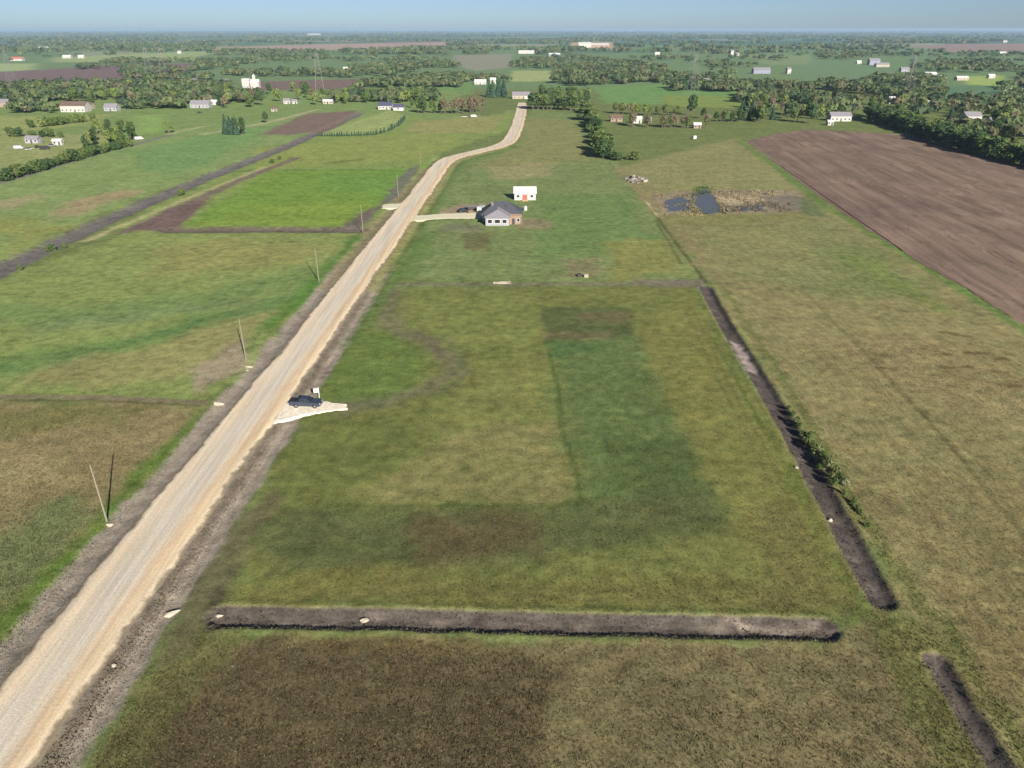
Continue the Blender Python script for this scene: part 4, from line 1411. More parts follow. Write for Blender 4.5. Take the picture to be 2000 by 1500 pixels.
def clods():
    rg = np.random.default_rng(29)
    n = 800000
    y = 42 + 130 * rg.random(n) ** 1.2
    x = rg.uniform(-1, 1, n) * (y * 0.8 + 20)
    ix = np.clip(np.searchsorted(xs, x) - 1, 0, nx - 1)
    iy = np.clip(np.searchsorted(ys, y) - 1, 0, ny - 1)
    k = iy * nx + ix
    near_road = dist_poly(x, y, CENT[::12], closed=False) < 5.2
    keep = (bare[k] > 0.6) & ~near_road & ((gz[k] > -0.45) | (rg.random(n) < 0.15))
    x, y, k = x[keep][:45000], y[keep][:45000], k[keep][:45000]
    n = len(x)
    r = rg.uniform(0.03, 0.10, n) * (0.6 + rg.random(n) ** 3 * 1.6)
    a = rg.uniform(0, 6.28, n)
    b = [np.stack([x + r * np.cos(a + q), y + r * np.sin(a + q), gz[k] - 0.02], 1) for q in (0, 2.1, 4.2)]
    t = np.stack([x + rg.uniform(-.3, .3, n) * r, y + rg.uniform(-.3, .3, n) * r, gz[k] + r * rg.uniform(0.5, 1.1, n)], 1)
    v = np.stack(b + [t], 1).reshape(-1, 3)
    i = np.arange(n)[:, None] * 4
    f = np.concatenate([i + np.array([[0, 1, 3]]), i + np.array([[1, 2, 3]]), i + np.array([[2, 0, 3]])], 0)
    me = mesh_np('clods', v, f)
    c = np.repeat(gcol[k] * rg.uniform(0.8, 1.35, (n, 1)), 4, 0)
    at = me.attributes.new('tint', 'FLOAT_COLOR', 'POINT')
    at.data.foreach_set('color', np.concatenate([c, np.ones((len(c), 1))], 1).astype(np.float32).ravel())
    return me


setp(link_mesh('soil_clods', clods(), M['attr_leaf']), 'loose soil clods and pebbles on the road shoulders and in the drains', 'soil', kind='stuff')


def reeds():
    rg = np.random.default_rng(19)
    V, C = [], []
    for (poly, n, c, hh) in [([(1276, 381), (1300, 378), (1312, 420), (1292, 424)], 500, A(170, 154, 118), 0.7),
                             ([(1312, 383), (1350, 380), (1352, 412), (1320, 416)], 650, A(156, 142, 112), 0.8),
                             ([(1388, 375), (1480, 372), (1540, 375), (1500, 395), (1410, 394)], 1500, A(184, 168, 128), 0.8),
                             ([(1410, 396), (1545, 394), (1560, 414), (1420, 415)], 1300, A(148, 134, 108), 0.8),
                             ([(1345, 374), (1362, 372), (1358, 412), (1346, 410)], 260, A(150, 142, 100), 0.9),
                             ([(1392, 378), (1402, 380), (1424, 416), (1408, 416)], 260, A(170, 156, 112), 0.9),
                             ([(1355, 366), (1392, 364), (1388, 380), (1352, 384)], 420, A(98, 116, 64), 0.7),
                             ([(1350, 406), (1420, 410), (1420, 419), (1350, 419)], 300, A(112, 118, 72), 0.6),
                             ([(1330, 415), (1370, 417), (1380, 422), (1320, 423)], 250, A(196, 184, 130), 0.6)]:
        P = np.array([G(*p) for p in poly])
        lo, hi = P.min(0), P.max(0)
        p = rg.uniform(lo, hi, (n * 3, 2))
        p = p[dist_poly(p[:, 0], p[:, 1], P) > 0][:n]
        p = p[fbm(p[:, 0] * 0.28, p[:, 1] * 0.16, 31) > rg.uniform(0.38, 0.60, len(p))]
        m = len(p)
        a = rg.uniform(0, 6.28, m)
        w = rg.uniform(0.15, 0.45, m)
        h = rg.uniform(0.3, 1.0, m) * hh
        dx, dy = np.cos(a) * w, np.sin(a) * w
        z0 = np.full(m, -0.02)
        V.append(np.stack([np.stack([p[:, 0] - dx, p[:, 1] - dy, z0], 1), np.stack([p[:, 0] + dx, p[:, 1] + dy, z0], 1),
                           np.stack([p[:, 0] + dx * 0.3, p[:, 1] + dy + rg.uniform(-.4, .4, m), h], 1)], 1))
        C.append(np.repeat(c[None, :] * np.array([0.84, 0.82, 0.86]) * rg.uniform(0.5, 1.25, (m, 1)), 3, 0))
    V = np.concatenate(V).reshape(-1, 3)
    C = np.concatenate(C)
    me = mesh_np('reeds', V, np.arange(len(V)).reshape(-1, 3))
    at = me.attributes.new('tint', 'FLOAT_COLOR', 'POINT')
    at.data.foreach_set('color', np.concatenate([C, np.ones((len(C), 1))], 1).astype(np.float32).ravel())
    return me


setp(link_mesh('dry_reeds', reeds(), M['attr_leaf']), 'dry straw coloured reeds around the small pond', 'reeds', kind='stuff')


# ------------------------------------------------------------------ buildings
HOUSES = []


def gable_roof(bm, w, d, z, rise, ov=0.4, t=0.18, hip=False):
    """ridge along x"""
    x, y = w / 2 + ov, d / 2 + ov
    drop = rise * ov / (d / 2)
    z0 = z - drop
    r = x - (y if hip else 0)
    r = max(r, 0.05)
    pts = [(-x, -y, z0), (x, -y, z0), (x, y, z0), (-x, y, z0), (-r, 0, z + rise), (r, 0, z + rise)]
    lo = [bm.verts.new(p) for p in pts]
    hi = [bm.verts.new((p[0], p[1], p[2] + t)) for p in pts]
    fs = [(0, 1, 5, 4), (2, 3, 4, 5), (1, 2, 5), (3, 0, 4)] if hip else [(0, 1, 5, 4), (2, 3, 4, 5)]
    for f in fs:
        bm.faces.new([hi[i] for i in f])
        bm.faces.new([lo[i] for i in f][::-1])
    rim = [(0, 1), (1, 2), (2, 3), (3, 0)] if hip else [(0, 1), (1, 5), (5, 2), (2, 3), (3, 4), (4, 0)]
    for a, b in rim:
        bm.faces.new((lo[a], lo[b], hi[b], hi[a]))


def walls(bm, w, d, h, rise=0.0, hip=False, z0=-0.3):
    if hip or rise == 0:
        add_box(bm, (0, 0, (h + z0) / 2), (w, d, h - z0))
    else:
        pts = [(-d / 2, z0), (d / 2, z0), (d / 2, h), (0, h + rise), (-d / 2, h)]
        a = [bm.verts.new((-w / 2, y, z)) for y, z in pts]
        b = [bm.verts.new((w / 2, y, z)) for y, z in pts]
        bm.faces.new(a)
        bm.faces.new(b[::-1])
        for i in range(5):
            j = (i + 1) % 5
            bm.faces.new((a[i], b[i], b[j], a[j]))


def opening(par, name, c, s, mat, frame=True):
    """a window or door standing 4 cm proud of the wall; s = (width, thickness, height)"""
    o = box(name, c, s, mat, par)
    if frame and name == 'window':
        fw = 0.09
        bm = bmesh.new()
        along_x = s[0] > s[1]
        L = s[0] if along_x else s[1]
        for k in (-1, 1):
            if along_x:
                add_box(bm, (c[0] + k * (L / 2 + fw / 2), c[1], c[2]), (fw, s[1] + 0.03, s[2] + 2 * fw))
                add_box(bm, (c[0], c[1], c[2] + k * (s[2] / 2 + fw / 2)), (L, s[1] + 0.03, fw))
            else:
                add_box(bm, (c[0], c[1] + k * (L / 2 + fw / 2), c[2]), (s[0] + 0.03, fw, s[2] + 2 * fw))
                add_box(bm, (c[0], c[1], c[2] + k * (s[2] / 2 + fw / 2)), (s[0] + 0.03, L, fw))
        link_mesh('frame', bm_mesh('frame', bm), M['white_trim'], o)
    return o


def house(px, py, w, d, h, rise, wall, roof, label, cat='house', name='house', rz=0.0, hip=False, nwin=3, door=True, chimney=False, garage=False, winmat='glass'):
    """px, py: foot of the front wall's middle in the photograph; the front faces the camera side (-y)"""
    x, y = G(px, py)
    R = Matrix.Rotation(rz, 2)
    off = R @ Vector((0, d / 2))
    HOUSES.append((x, y, w, d))
    o = empty(name, (x + off.x, y + off.y, 0), rz, label, cat)
    bm = bmesh.new()
    walls(bm, w, d, h, rise, hip)
    link_mesh('wall', bm_mesh('wall', bm), M[wall], o)
    bm = bmesh.new()
    gable_roof(bm, w, d, h + 0.02, rise, 0.35, 0.16, hip)
    rf = link_mesh('roof', bm_mesh('roof', bm), M[roof], o)
    if chimney:
        box('chimney', (w * 0.2, d * 0.12, h + rise), (0.7, 0.7, 1.6), M['rock'], rf)
    yf = -d / 2 - 0.02
    n = nwin + (1 if door else 0)
    for k in range(n):
        cx = -w / 2 + w * (k + 0.5) / n
        if door and k == n // 2:
            opening(o, 'door', (cx, yf, 1.05), (1.0, 0.08, 2.1), M['dark_trim'])
        else:
            opening(o, 'window', (cx, yf, min(1.6, h * 0.58)), (min(1.3, w / n * 0.5), 0.08, 1.1), M[winmat])
    for s in (-1, 1):
        opening(o, 'window', (s * (w / 2 + 0.02), 0, min(1.6, h * 0.58)), (0.08, 1.2, 1.1), M[winmat])
    if garage:
        opening(o, 'garage_door', (w * 0.28, yf, 1.15), (2.6, 0.08, 2.3), M['white_trim'])
    return o


# the new house: main block with a projecting wing, charcoal hip roof, bare tan gable side under construction
hx, hy = G(978, 441)
H0 = empty('house', (hx, hy, 0), math.radians(0), 'new house with charcoal hip roof, pale front wing and tan side', 'house')
bm = bmesh.new(); add_box(bm, (-1.2, 2.8, 1.35), (8.6, 5.6, 3.3)); link_mesh('wing_wall', bm_mesh('wing_wall', bm), M['grey_wall'], H0)
bm = bmesh.new(); add_box(bm, (0.3, 10.6, 1.35), (14.4, 10.0, 3.3)); link_mesh('wall', bm_mesh('wall', bm), M['grey_wall'], H0)
bm = bmesh.new(); add_box(bm, (5.2, 3.9, 1.3), (4.2, 3.4, 3.1)); link_mesh('porch_wall', bm_mesh('porch_wall', bm), M['tan_wall'], H0)
bm = bmesh.new(); gable_roof(bm, 14.4, 10.0, 3.05, 3.4, 0.5, 0.18, True)
bmesh.ops.translate(bm, verts=bm.verts, vec=(0.3, 10.6, 0)); rf = link_mesh('roof', bm_mesh('roof', bm), M['dark_roof'], H0)
box('roof_vent', (2.0, 8.4, 5.4), (0.5, 0.5, 0.6), M['dark_trim'], rf)
box('chimney', (-3.2, 9.2, 5.9), (0.9, 0.9, 1.7), M['rock'], rf)
bm = bmesh.new()                                   # wing roof: ridge runs back into the main roof, hipped to the front
x0, x1, yf, yb, ze, zr = -6.0, 3.6, -0.5, 8.5, 3.0, 5.0
pts = [(x0, yf, ze), (x1, yf, ze), (x1, yb, ze), (x0, yb, ze), (-1.2, 3.2, zr), (-1.2, yb, zr)]
hi_ = [bm.verts.new((p[0], p[1], p[2] + 0.18)) for p in pts]
lo_ = [bm.verts.new(p) for p in pts]
for f in ((0, 1, 4), (1, 2, 5, 4), (3, 0, 4, 5), (2, 3, 5)):
    bm.faces.new([hi_[i] for i in f]); bm.faces.new([lo_[i] for i in f][::-1])
for a, b in ((0, 1), (1, 2), (2, 3), (3, 0)):
    bm.faces.new((lo_[a], lo_[b], hi_[b], hi_[a]))
link_mesh('wing_roof', bm_mesh('wing_roof', bm), M['grey_roof'], H0)
bm = bmesh.new(); add_box(bm, (5.35, 3.75, 2.97), (4.5, 4.0, 0.16)); link_mesh('porch_roof', bm_mesh('porch_roof', bm), M['timber'], H0)
for cx in (-3.9, 1.4):
    opening(H0, 'window', (cx, -0.02, 1.6), (1.5, 0.08, 1.3), M['glass'])
opening(H0, 'window', (-1.2, -0.02, 1.6), (1.9, 0.08, 1.3), M['glass'])
opening(H0, 'door', (4.6, 2.18, 1.05), (1.0, 0.08, 2.1), M['dark_trim'])
opening(H0, 'window', (6.4, 2.18, 1.6), (0.9, 0.08, 1.2), M['glass'])
opening(H0, 'garage_door', (-6.92, 10.0, 1.25), (0.08, 4.8, 2.4), M['white_trim'], False)
opening(H0, 'window', (-6.92, 14.2, 1.6), (0.08, 1.2, 1.1), M['glass'])
for cx in (3.3, 7.3):
    bm = bmesh.new(); add_beam(bm, (cx, 1.95, -0.2), (cx, 1.95, 2.9), 0.09); link_mesh('post', bm_mesh('post', bm), M['timber'], H0)

# white shed with red door
sx_, sy_ = G(1025.5, 391)
SH = empty('shed', (sx_, sy_, 0), math.radians(0.5), 'white metal shed with a red porch door behind the new house', 'shed')
bm = bmesh.new(); walls(bm, 8.9, 7.0, 2.9, 1.9); bmesh.ops.translate(bm, verts=bm.verts, vec=(0, 3.5, 0)); link_mesh('wall', bm_mesh('wall', bm), M['white_metal'], SH)
bm = bmesh.new(); gable_roof(bm, 8.9, 7.0, 2.92, 1.95, 0.4, 0.12); bmesh.ops.translate(bm, verts=bm.verts, vec=(0, 3.5, 0)); link_mesh('roof', bm_mesh('roof', bm), M['white_roof'], SH)
opening(SH, 'door', (-0.1, -0.03, 1.1), (1.3, 0.1, 2.2), M['red_door'])
box('door_step', (-0.1, -1.1, 0.12), (2.4, 2.0, 0.5), M['timber'], SH)
for cx in (-2.9, 2.8):
    opening(SH, 'window', (cx, -0.03, 1.65), (1.1, 0.08, 1.0), M['glass'])
for cx in (-0.95, 0.75):
    box('door_trim', (cx, -0.05, 1.15), (0.25, 0.08, 2.5), M['red_door'], SH)

house(752, 214, 12, 9, 3.2, 2.8, 'white_wall', 'navy_roof', 'white house with navy roof inside the curved row of young evergreens', nwin=3, chimney=True)
house(778, 216, 9, 7, 2.8, 2.2, 'white_wall', 'navy_roof', 'low white garage beside the house with navy roof', 'garage', 'garage', nwin=1, door=False, garage=True)
house(143, 219, 21, 11, 5.2, 3.0, 'white_wall', 'brown_roof', 'large white house with brown roof behind rounded bushes', nwin=5, chimney=True)
house(168, 214, 9, 8, 3.4, 2.4, 'cream_wall', 'brown_roof', 'cream annex at the side of the large white house', 'annex', 'annex', nwin=2)
house(12, 209, 15, 9, 4.0, 2.5, 'pink_wall', 'grey_roof', 'faded red house with grey roof at the edge of the left wood', nwin=3)
house(216, 217, 11, 8, 3.2, 2.6, 'grey_wall', 'grey_roof', 'grey house with grey roof next to the large white house', nwin=2)
house(390, 211, 17, 9, 3.4, 2.8, 'grey_wall', 'grey_roof', 'long grey house half hidden in the left wood', nwin=4)
house(419, 205, 8, 6, 2.8, 1.5, 'white_wall', 'white_roof', 'small white roofed shed beside the long grey house', 'shed', 'shed', nwin=1)
house(560, 203, 6, 5, 3.2, 1.6, 'white_wall', 'grey_roof', 'small white shed in the wood, left of a pair', 'shed', 'shed', nwin=1)
house(575, 203, 4.5, 5, 2.8, 1.4, 'white_wall', 'grey_roof', 'smaller white shed in the wood, right of a pair', 'shed', 'shed', nwin=1)
house(535, 218, 4.5, 4, 2.6, 1.2, 'cream_wall', 'brown_roof', 'tiny cream shed at the far end of the bare brown plot', 'shed', 'shed', nwin=1)
house(640, 203, 9, 6, 2.4, 1.4, 'cream_wall', 'white_roof', 'low cream shed in the belt behind the brown plot', 'shed', 'shed', nwin=2)
house(481, 172, 9, 8, 9.0, 1.5, 'white_wall', 'white_roof', 'blocky white farm building beside the white tower', 'farm building', 'farm_building', nwin=1)
tw = house(498, 173, 10, 8, 7.0, 3.0, 'white_wall', 'white_roof', 'white farm building with a narrow pointed tower', 'farm building', 'farm_building', nwin=1)
bm = bmesh.new(); add_box(bm, (-0.8, 0, 6.5), (3.0, 3.0, 13.0)); link_mesh('tower', bm_mesh('tower', bm), M['white_wall'], tw)
bm = bmesh.new(); bmesh.ops.create_cone(bm, cap_ends=True, segments=4, radius1=2.4, radius2=0.05, depth=3.2,
                                        matrix=Matrix.Translation((-0.8, 0, 14.6)) @ Matrix.Rotation(math.pi / 4, 4, 'Z')); link_mesh('tower_roof', bm_mesh('tower_roof', bm), M['white_roof'], tw)
house(437, 165, 11, 8, 4, 2.5, 'white_wall', 'grey_roof', 'white cottage in trees left of the white farm tower', nwin=2)
house(370, 162, 17, 8, 3, 2.2, 'white_wall', 'grey_roof', 'long white bungalow among trees by the brown field', nwin=4)
house(32, 119, 26, 12, 4.5, 3.5, 'white_wall', 'red_roof', 'white barn with red roof far across the brown field', 'barn', 'barn', nwin=4)
house(84, 96, 33, 14, 5, 3, 'white_wall', 'white_roof', 'long white barn standing alone on the far left plain', 'barn', 'barn', nwin=4)
house(130, 114, 20, 10, 4.5, 3, 'white_wall', 'white_roof', 'wide white shed of the pair by the pale strip field', 'shed', 'shed', nwin=3)
house(158, 114, 14, 9, 4.5, 3, 'white_wall', 'white_roof', 'narrow white shed of the pair by the pale strip field', 'shed', 'shed', nwin=2)
house(350, 105, 10, 9, 7, 3, 'white_wall', 'grey_roof', 'tall white farm building far behind the brown field', 'farm building', 'farm_building', nwin=2)
house(680, 140, 17, 10, 4.5, 2.6, 'pink_wall', 'white_roof', 'pinkish barn with pale roof beyond the left wood', 'barn', 'barn', nwin=3)
house(938, 165, 15, 9, 3.4, 2.4, 'white_wall', 'white_roof', 'white long shed left of the spruce clump', 'shed', 'shed', nwin=2)
house(963, 164, 7, 8, 5.0, 2.4, 'white_wall', 'white_roof', 'small tall white barn tucked against the spruce clump', 'barn', 'barn', nwin=1)
house(1018, 193, 18, 10, 3.4, 3.0, 'cream_wall', 'grey_roof', 'house with grey roof closing the end of the gravel road', nwin=3, garage=True)
house(1245, 241, 6.5, 5, 3.4, 1.4, 'white_wall', 'white_roof', 'bright white farm shed beside the thin brown row', 'shed', 'shed', nwin=1)
house(1268, 241, 3.2, 4, 3.0, 1.2, 'cream_wall', 'grey_roof', 'narrow cream shed next to the bright white farm shed', 'shed', 'shed', nwin=1)
house(1204, 238, 9, 6, 2.8, 2.0, 'tan_wall', 'brown_roof', 'low brown house among trees near the tree line tip', nwin=2)
house(1362, 251, 5.2, 4, 2.6, 1.2, 'tan_wall', 'white_roof', 'small tan hut with a pale roof in the open pasture', 'hut', 'hut', nwin=1)
house(1372, 163, 19, 9, 4, 2.4, 'white_wall', 'grey_roof', 'long white barn behind the green field', 'barn', 'barn', nwin=4)
house(1488, 144, 27, 12, 5.5, 3.5, 'blue_wall', 'grey_roof', 'big blue grey barn in the middle distance', 'barn', 'barn', nwin=4)
house(1541, 144, 6, 10, 7, 2.5, 'white_wall', 'grey_roof', 'tall white end barn beside the big blue grey barn', 'barn', 'barn', nwin=1)
house(1642, 237, 16, 9, 4.0, 2.4, 'white_wall', 'grey_roof', 'white house on the yellow green lawn by the ploughed field', nwin=4)
house(1622, 245, 4, 4, 2.6, 1.0, 'white_wall', 'white_roof', 'small white shed beside the house on the yellow lawn', 'shed', 'shed', nwin=1)
house(1900, 240, 12, 9, 5.0, 2.6, 'white_wall', 'grey_roof', 'white two storey house behind the windbreak trees', nwin=2)
house(1952, 244, 13, 8, 3.0, 2.0, 'white_wall', 'grey_roof', 'low white house behind the windbreak, right of a taller one', nwin=3)
house(1976, 250, 6, 6, 3.0, 1.6, 'cream_wall', 'white_roof', 'cream shed beside the low white house behind the windbreak', 'shed', 'shed', nwin=1)
house(1742, 183, 4.5, 4.5, 5.0, 1.0, 'white_wall', 'white_roof', 'white tower shed in the dark grove', 'shed', 'shed', nwin=0, door=False)
house(1742, 203, 5.5, 5, 5.0, 1.4, 'grey_wall', 'white_roof', 'pale grey shed below the white tower shed', 'shed', 'shed', nwin=1)
house(1815, 207, 4, 4, 3.0, 1.4, 'white_wall', 'white_roof', 'tiny white hut at the edge of the dark green field', 'hut', 'hut', nwin=0)
house(1784, 150, 9, 7, 4, 2, 'white_wall', 'white_roof', 'small white shed at the head of the farm cluster', 'shed', 'shed', nwin=1)
house(1768, 140, 14, 9, 4, 3, 'grey_wall', 'grey_roof', 'grey barn above the white farm cluster', 'barn', 'barn', nwin=2)
house(1818, 150, 17, 9, 4, 2.5, 'white_wall', 'white_roof', 'long bright shed in the white farm cluster', 'shed', 'shed', nwin=3)
house(1839, 156, 12, 8, 3.5, 2.2, 'cream_wall', 'white_roof', 'cream shed in front of the long bright shed', 'shed', 'shed', nwin=2)
house(1880, 157, 16, 8, 3.4, 2, 'cream_wall', 'white_roof', 'long cream shed by the pale lawn', 'shed', 'shed', nwin=3)
house(1937, 153, 9, 7, 3.6, 2, 'white_wall', 'white_roof', 'white shed at the far edge of the pale lawn', 'shed', 'shed', nwin=1)
house(1968, 177, 9, 6, 3.0, 1.6, 'white_wall', 'grey_roof', 'white yard shed beside the dark tree clump', 'shed', 'shed', nwin=1)
house(1990, 180, 12, 6, 2.6, 1.4, 'grey_wall', 'white_roof', 'low grey trailer house beside the white yard shed', 'shed', 'shed', nwin=2)
house(1028, 105, 46, 14, 6, 3, 'white_wall', 'white_roof', 'very long white warehouse beyond the road end', 'warehouse', 'warehouse', nwin=5)
house(1083, 110, 30, 14, 5, 3, 'blue_wall', 'white_roof', 'lavender warehouse with white roof beyond the road end', 'warehouse', 'warehouse', nwin=4)
house(1142, 93, 50, 30, 14, 5, 'white_wall', 'white_roof', 'white factory block on the sandy yard', 'factory', 'factory', nwin=3)
house(1172, 93, 70, 30, 10, 5, 'tan_wall', 'white_roof', 'wide tan factory hall on the sandy yard', 'factory', 'factory', nwin=4)
house(1284, 108, 13, 10, 5, 3, 'white_wall', 'white_roof', 'single white barn among far trees past the sandy yard', 'barn', 'barn', nwin=2)
house(1430, 108, 8, 8, 11, 3, 'white_wall', 'grey_roof', 'narrow tall white elevator in the far trees', 'grain elevator', 'grain_elevator', nwin=1)
house(1440, 109, 10, 8, 5, 3, 'white_wall', 'grey_roof', 'white shed at the foot of the far elevator', 'shed', 'shed', nwin=1)
house(1708, 127, 21, 12, 8, 4, 'blue_wall', 'grey_roof', 'lavender farm block by the sandy lot', 'farm building', 'farm_building', nwin=3)
house(1724, 131, 25, 10, 4.5, 3, 'cream_wall', 'grey_roof', 'cream farm shed by the sandy lot', 'shed', 'shed', nwin=3)
house(1678, 125, 9, 7, 4, 2.4, 'white_wall', 'white_roof', 'small white shed near the lavender farm block', 'shed', 'shed', nwin=1)
house(1959, 107, 18, 10, 5, 3, 'white_wall', 'white_roof', 'white shed by the far right brown field', 'shed', 'shed', nwin=2)
house(1963, 83, 22, 14, 9, 4, 'white_wall', 'grey_roof', 'white farmstead beyond the far right brown field', 'barn', 'barn', nwin=2)
house(613, 68, 170, 50, 9, 6, 'white_wall', 'white_roof', 'very large white hall almost on the left horizon', 'warehouse', 'warehouse', nwin=5)


# keep a clear view and footing round the buildings
for o in list(COL.objects):
    if o.type == 'EMPTY' and o.get('category') in ('tree', 'bush', 'spruce'):
        for hx_, hy_, hw_, hd_ in HOUSES:
            dx, dy = o.location.x - hx_, o.location.y - hy_
            if abs(dx) < hw_ / 2 + 2.5 and -45 < dy < hd_ + 3:
                o.location.x = hx_ + math.copysign(hw_ / 2 + 4, dx)
setp(link_mesh('distant_woodland', far_wood(), M['attr_leaf']), 'far tree belts and woodlots spread across the plain to the horizon', 'woodland', kind='stuff')

# ------------------------------------------------------------------ vehicles
def wheel(par, x, y, r, w, side):
    bm = bmesh.new()
    bmesh.ops.create_cone(bm, cap_ends=True, segments=20, radius1=r, radius2=r, depth=w, matrix=Matrix.Translation((x, y, r)) @ Matrix.Rotation(math.pi / 2, 4, 'X'))
    bmesh.ops.bevel(bm, geom=[e for e in bm.edges if len(e.link_faces) == 2 and any(len(f.verts) > 4 for f in e.link_faces)], offset=0.03, segments=1, affect='EDGES')
    t = link_mesh('tyre', bm_mesh('tyre', bm), M['rubber'], par)
    bm = bmesh.new()
    bmesh.ops.create_cone(bm, cap_ends=True, segments=16, radius1=r * 0.62, radius2=r * 0.5, depth=0.04, matrix=Matrix.Translation((x, y + side * (w / 2 + 0.012), r)) @ Matrix.Rotation(-side * math.pi / 2, 4, 'X'))
    link_mesh('rim', bm_mesh('rim', bm), M['rim'], t)


def bevel_all(bm, off, seg_=2, ang=0.5):
    es = [e for e in bm.edges if len(e.link_faces) == 2 and e.calc_face_angle(0) > ang]
    bmesh.ops.bevel(bm, geom=es, offset=off, segments=seg_, affect='EDGES', profile=0.6)


def pickup(loc, rz):
    """crew-cab pickup, nose towards +x"""
    p = empty('pickup_truck', loc, rz, 'dark blue grey crew cab pickup parked on the pale gravel approach', 'pickup truck')
    W = 0.98
    # lower body: side outline with wheel arches
    def arch(cx, r=0.46, z=0.40, n=8):
        return [(cx + r * math.cos(math.pi * k / n), z + r * math.sin(math.pi * k / n)) for k in range(n + 1)][::-1]
    pts = [(-2.85, 0.55), (-2.8, 0.46)] + arch(-1.75) + arch(1.85) + [(2.72, 0.42), (2.86, 0.60), (2.84, 0.98), (2.66, 1.12), (1.30, 1.20), (-1.15, 1.22), (-2.83, 1.20)]
    bm = bmesh.new(); prism(bm, pts, -W, W); bevel_all(bm, 0.035, 2, 0.7)
    body = link_mesh('body', bm_mesh('body', bm), M['truck_paint'], p)
    # cab
    bm = bmesh.new()
    low = [(-1.12, -0.93), (1.28, -0.93), (1.28, 0.93), (-1.12, 0.93)]
    top = [(-0.92, -0.76), (0.42, -0.76), (0.42, 0.76), (-0.92, 0.76)]
    a = [bm.verts.new((x, y, 1.19)) for x, y in low]
    b = [bm.verts.new((x, y, 1.86)) for x, y in top]
    bm.faces.new(b)
    for i in range(4):
        j = (i + 1) % 4
        bm.faces.new((a[i], a[j], b[j], b[i]))
    bevel_all(bm, 0.06, 2, 0.3)
    link_mesh('cab', bm_mesh('cab', bm), M['truck_paint'], p)

    def pane(name, quad, nrm):
        bm = bmesh.new()
        n = Vector(nrm).normalized()
        c = sum((Vector(q) for q in quad), Vector()) / 4
        vv = [bm.verts.new(c + (Vector(q) - c) * 0.93 + n * 0.012) for q in quad]
        bm.faces.new(vv)
        r = bmesh.ops.extrude_face_region(bm, geom=bm.faces[:])
        bmesh.ops.translate(bm, verts=[g for g in r['geom'] if isinstance(g, bmesh.types.BMVert)], vec=-n * 0.02)
        link_mesh(name, bm_mesh(name, bm), M['glass'], p)
    pane('windscreen', [(1.25, -0.9, 1.22), (1.25, 0.9, 1.22), (0.45, 0.76, 1.82), (0.45, -0.76, 1.82)], (0.6, 0, 0.78))
    pane('rear_window', [(-1.11, -0.88, 1.24), (-1.11, 0.88, 1.24), (-0.93, 0.74, 1.82), (-0.93, -0.74, 1.82)], (-1, 0, 0.3))
    for s in (-1, 1):
        yl, yh = s * 0.93, s * 0.765
        pane('side_window', [(1.05, yl, 1.24), (0.12, yl, 1.24), (0.12, yh, 1.80), (0.38, yh, 1.80)], (0, s, 0.25))
        pane('side_window', [(0.02, yl, 1.24), (-1.0, yl, 1.24), (-0.86, yh, 1.80), (0.02, yh, 1.80)], (0, s, 0.25))
        box('mirror', (0.98, s * 1.08, 1.26), (0.16, 0.22, 0.2), M['black'], p, bevel=0.03)
        box('headlight', (2.80, s * 0.72, 0.90), (0.12, 0.36, 0.2), M['lamp'], p, bevel=0.02)
        box('tail_light', (-2.83, s * 0.86, 0.98), (0.06, 0.16, 0.36), M['red_lamp'], p, bevel=0.015)
        for cx in (0.62, -0.42):
            box('door_handle', (cx - 0.3, s * 0.99, 1.06), (0.18, 0.04, 0.04), M['black'], body)
        wheel(p, -1.75, s * 0.84, 0.40, 0.27, s)
        wheel(p, 1.85, s * 0.84, 0.40, 0.27, s)
    # cargo bed: dark liner recessed between rails
    bm = bmesh.new(); add_box(bm, (-1.98, 0, 1.215), (1.60, 1.56, 0.03)); link_mesh('bed_liner', bm_mesh('bed_liner', bm), M['black'], p)
    for s in (-1, 1):
        box('bed_rail', (-1.98, s * 0.88, 1.25), (1.66, 0.14, 0.09), M['truck_paint'], p, bevel=0.02)
    box('tailgate', (-2.80, 0, 1.24), (0.10, 1.66, 0.08), M['truck_paint'], p, bevel=0.02)
    box('grille', (2.85, 0, 0.86), (0.05, 1.0, 0.3), M['black'], p)
    box('front_bumper', (2.88, 0, 0.55), (0.16, 1.9, 0.22), M['steel'], p, bevel=0.04)
    box('rear_bumper', (-2.9, 0, 0.58), (0.16, 1.86, 0.18), M['steel'], p, bevel=0.04)


tx, ty = G(597, 799)
pickup((tx, ty + 0.9, 0.20), math.radians(-4))


def car(px, py, rz, paint_, label, van=False):
    x, y = G(px, py)
    p = empty('van' if van else 'car', (x, y, gh(x, y)), rz, label, 'van' if van else 'car')
    bm = bmesh.new()
    if van:
        prism(bm, [(-2.6, 0.4), (2.5, 0.4), (2.6, 0.9), (2.1, 1.2), (1.6, 2.0), (-2.6, 2.1)], -0.95, 0.95)
    else:
        prism(bm, [(-2.2, 0.35), (2.2, 0.35), (2.25, 0.75), (1.2, 0.92), (-2.2, 0.95)], -0.86, 0.86)
    bevel_all(bm, 0.08)
    link_mesh('body', bm_mesh('body', bm), M[paint_], p)
    if not van:
        bm = bmesh.new(); prism(bm, [(-1.7, 0.9), (1.1, 0.9), (0.4, 1.45), (-1.2, 1.45)], -0.75, 0.75); bevel_all(bm, 0.08)
        link_mesh('cabin', bm_mesh('cabin', bm), M['glass'], p)
    else:
        box('windscreen', (1.95, 0, 1.6), (0.06, 1.6, 0.6), M['glass'], p)
    for sx in (-1.4, 1.45):
        for s in (-1, 1):
            wheel(p, sx, s * 0.78, 0.33, 0.22, s)


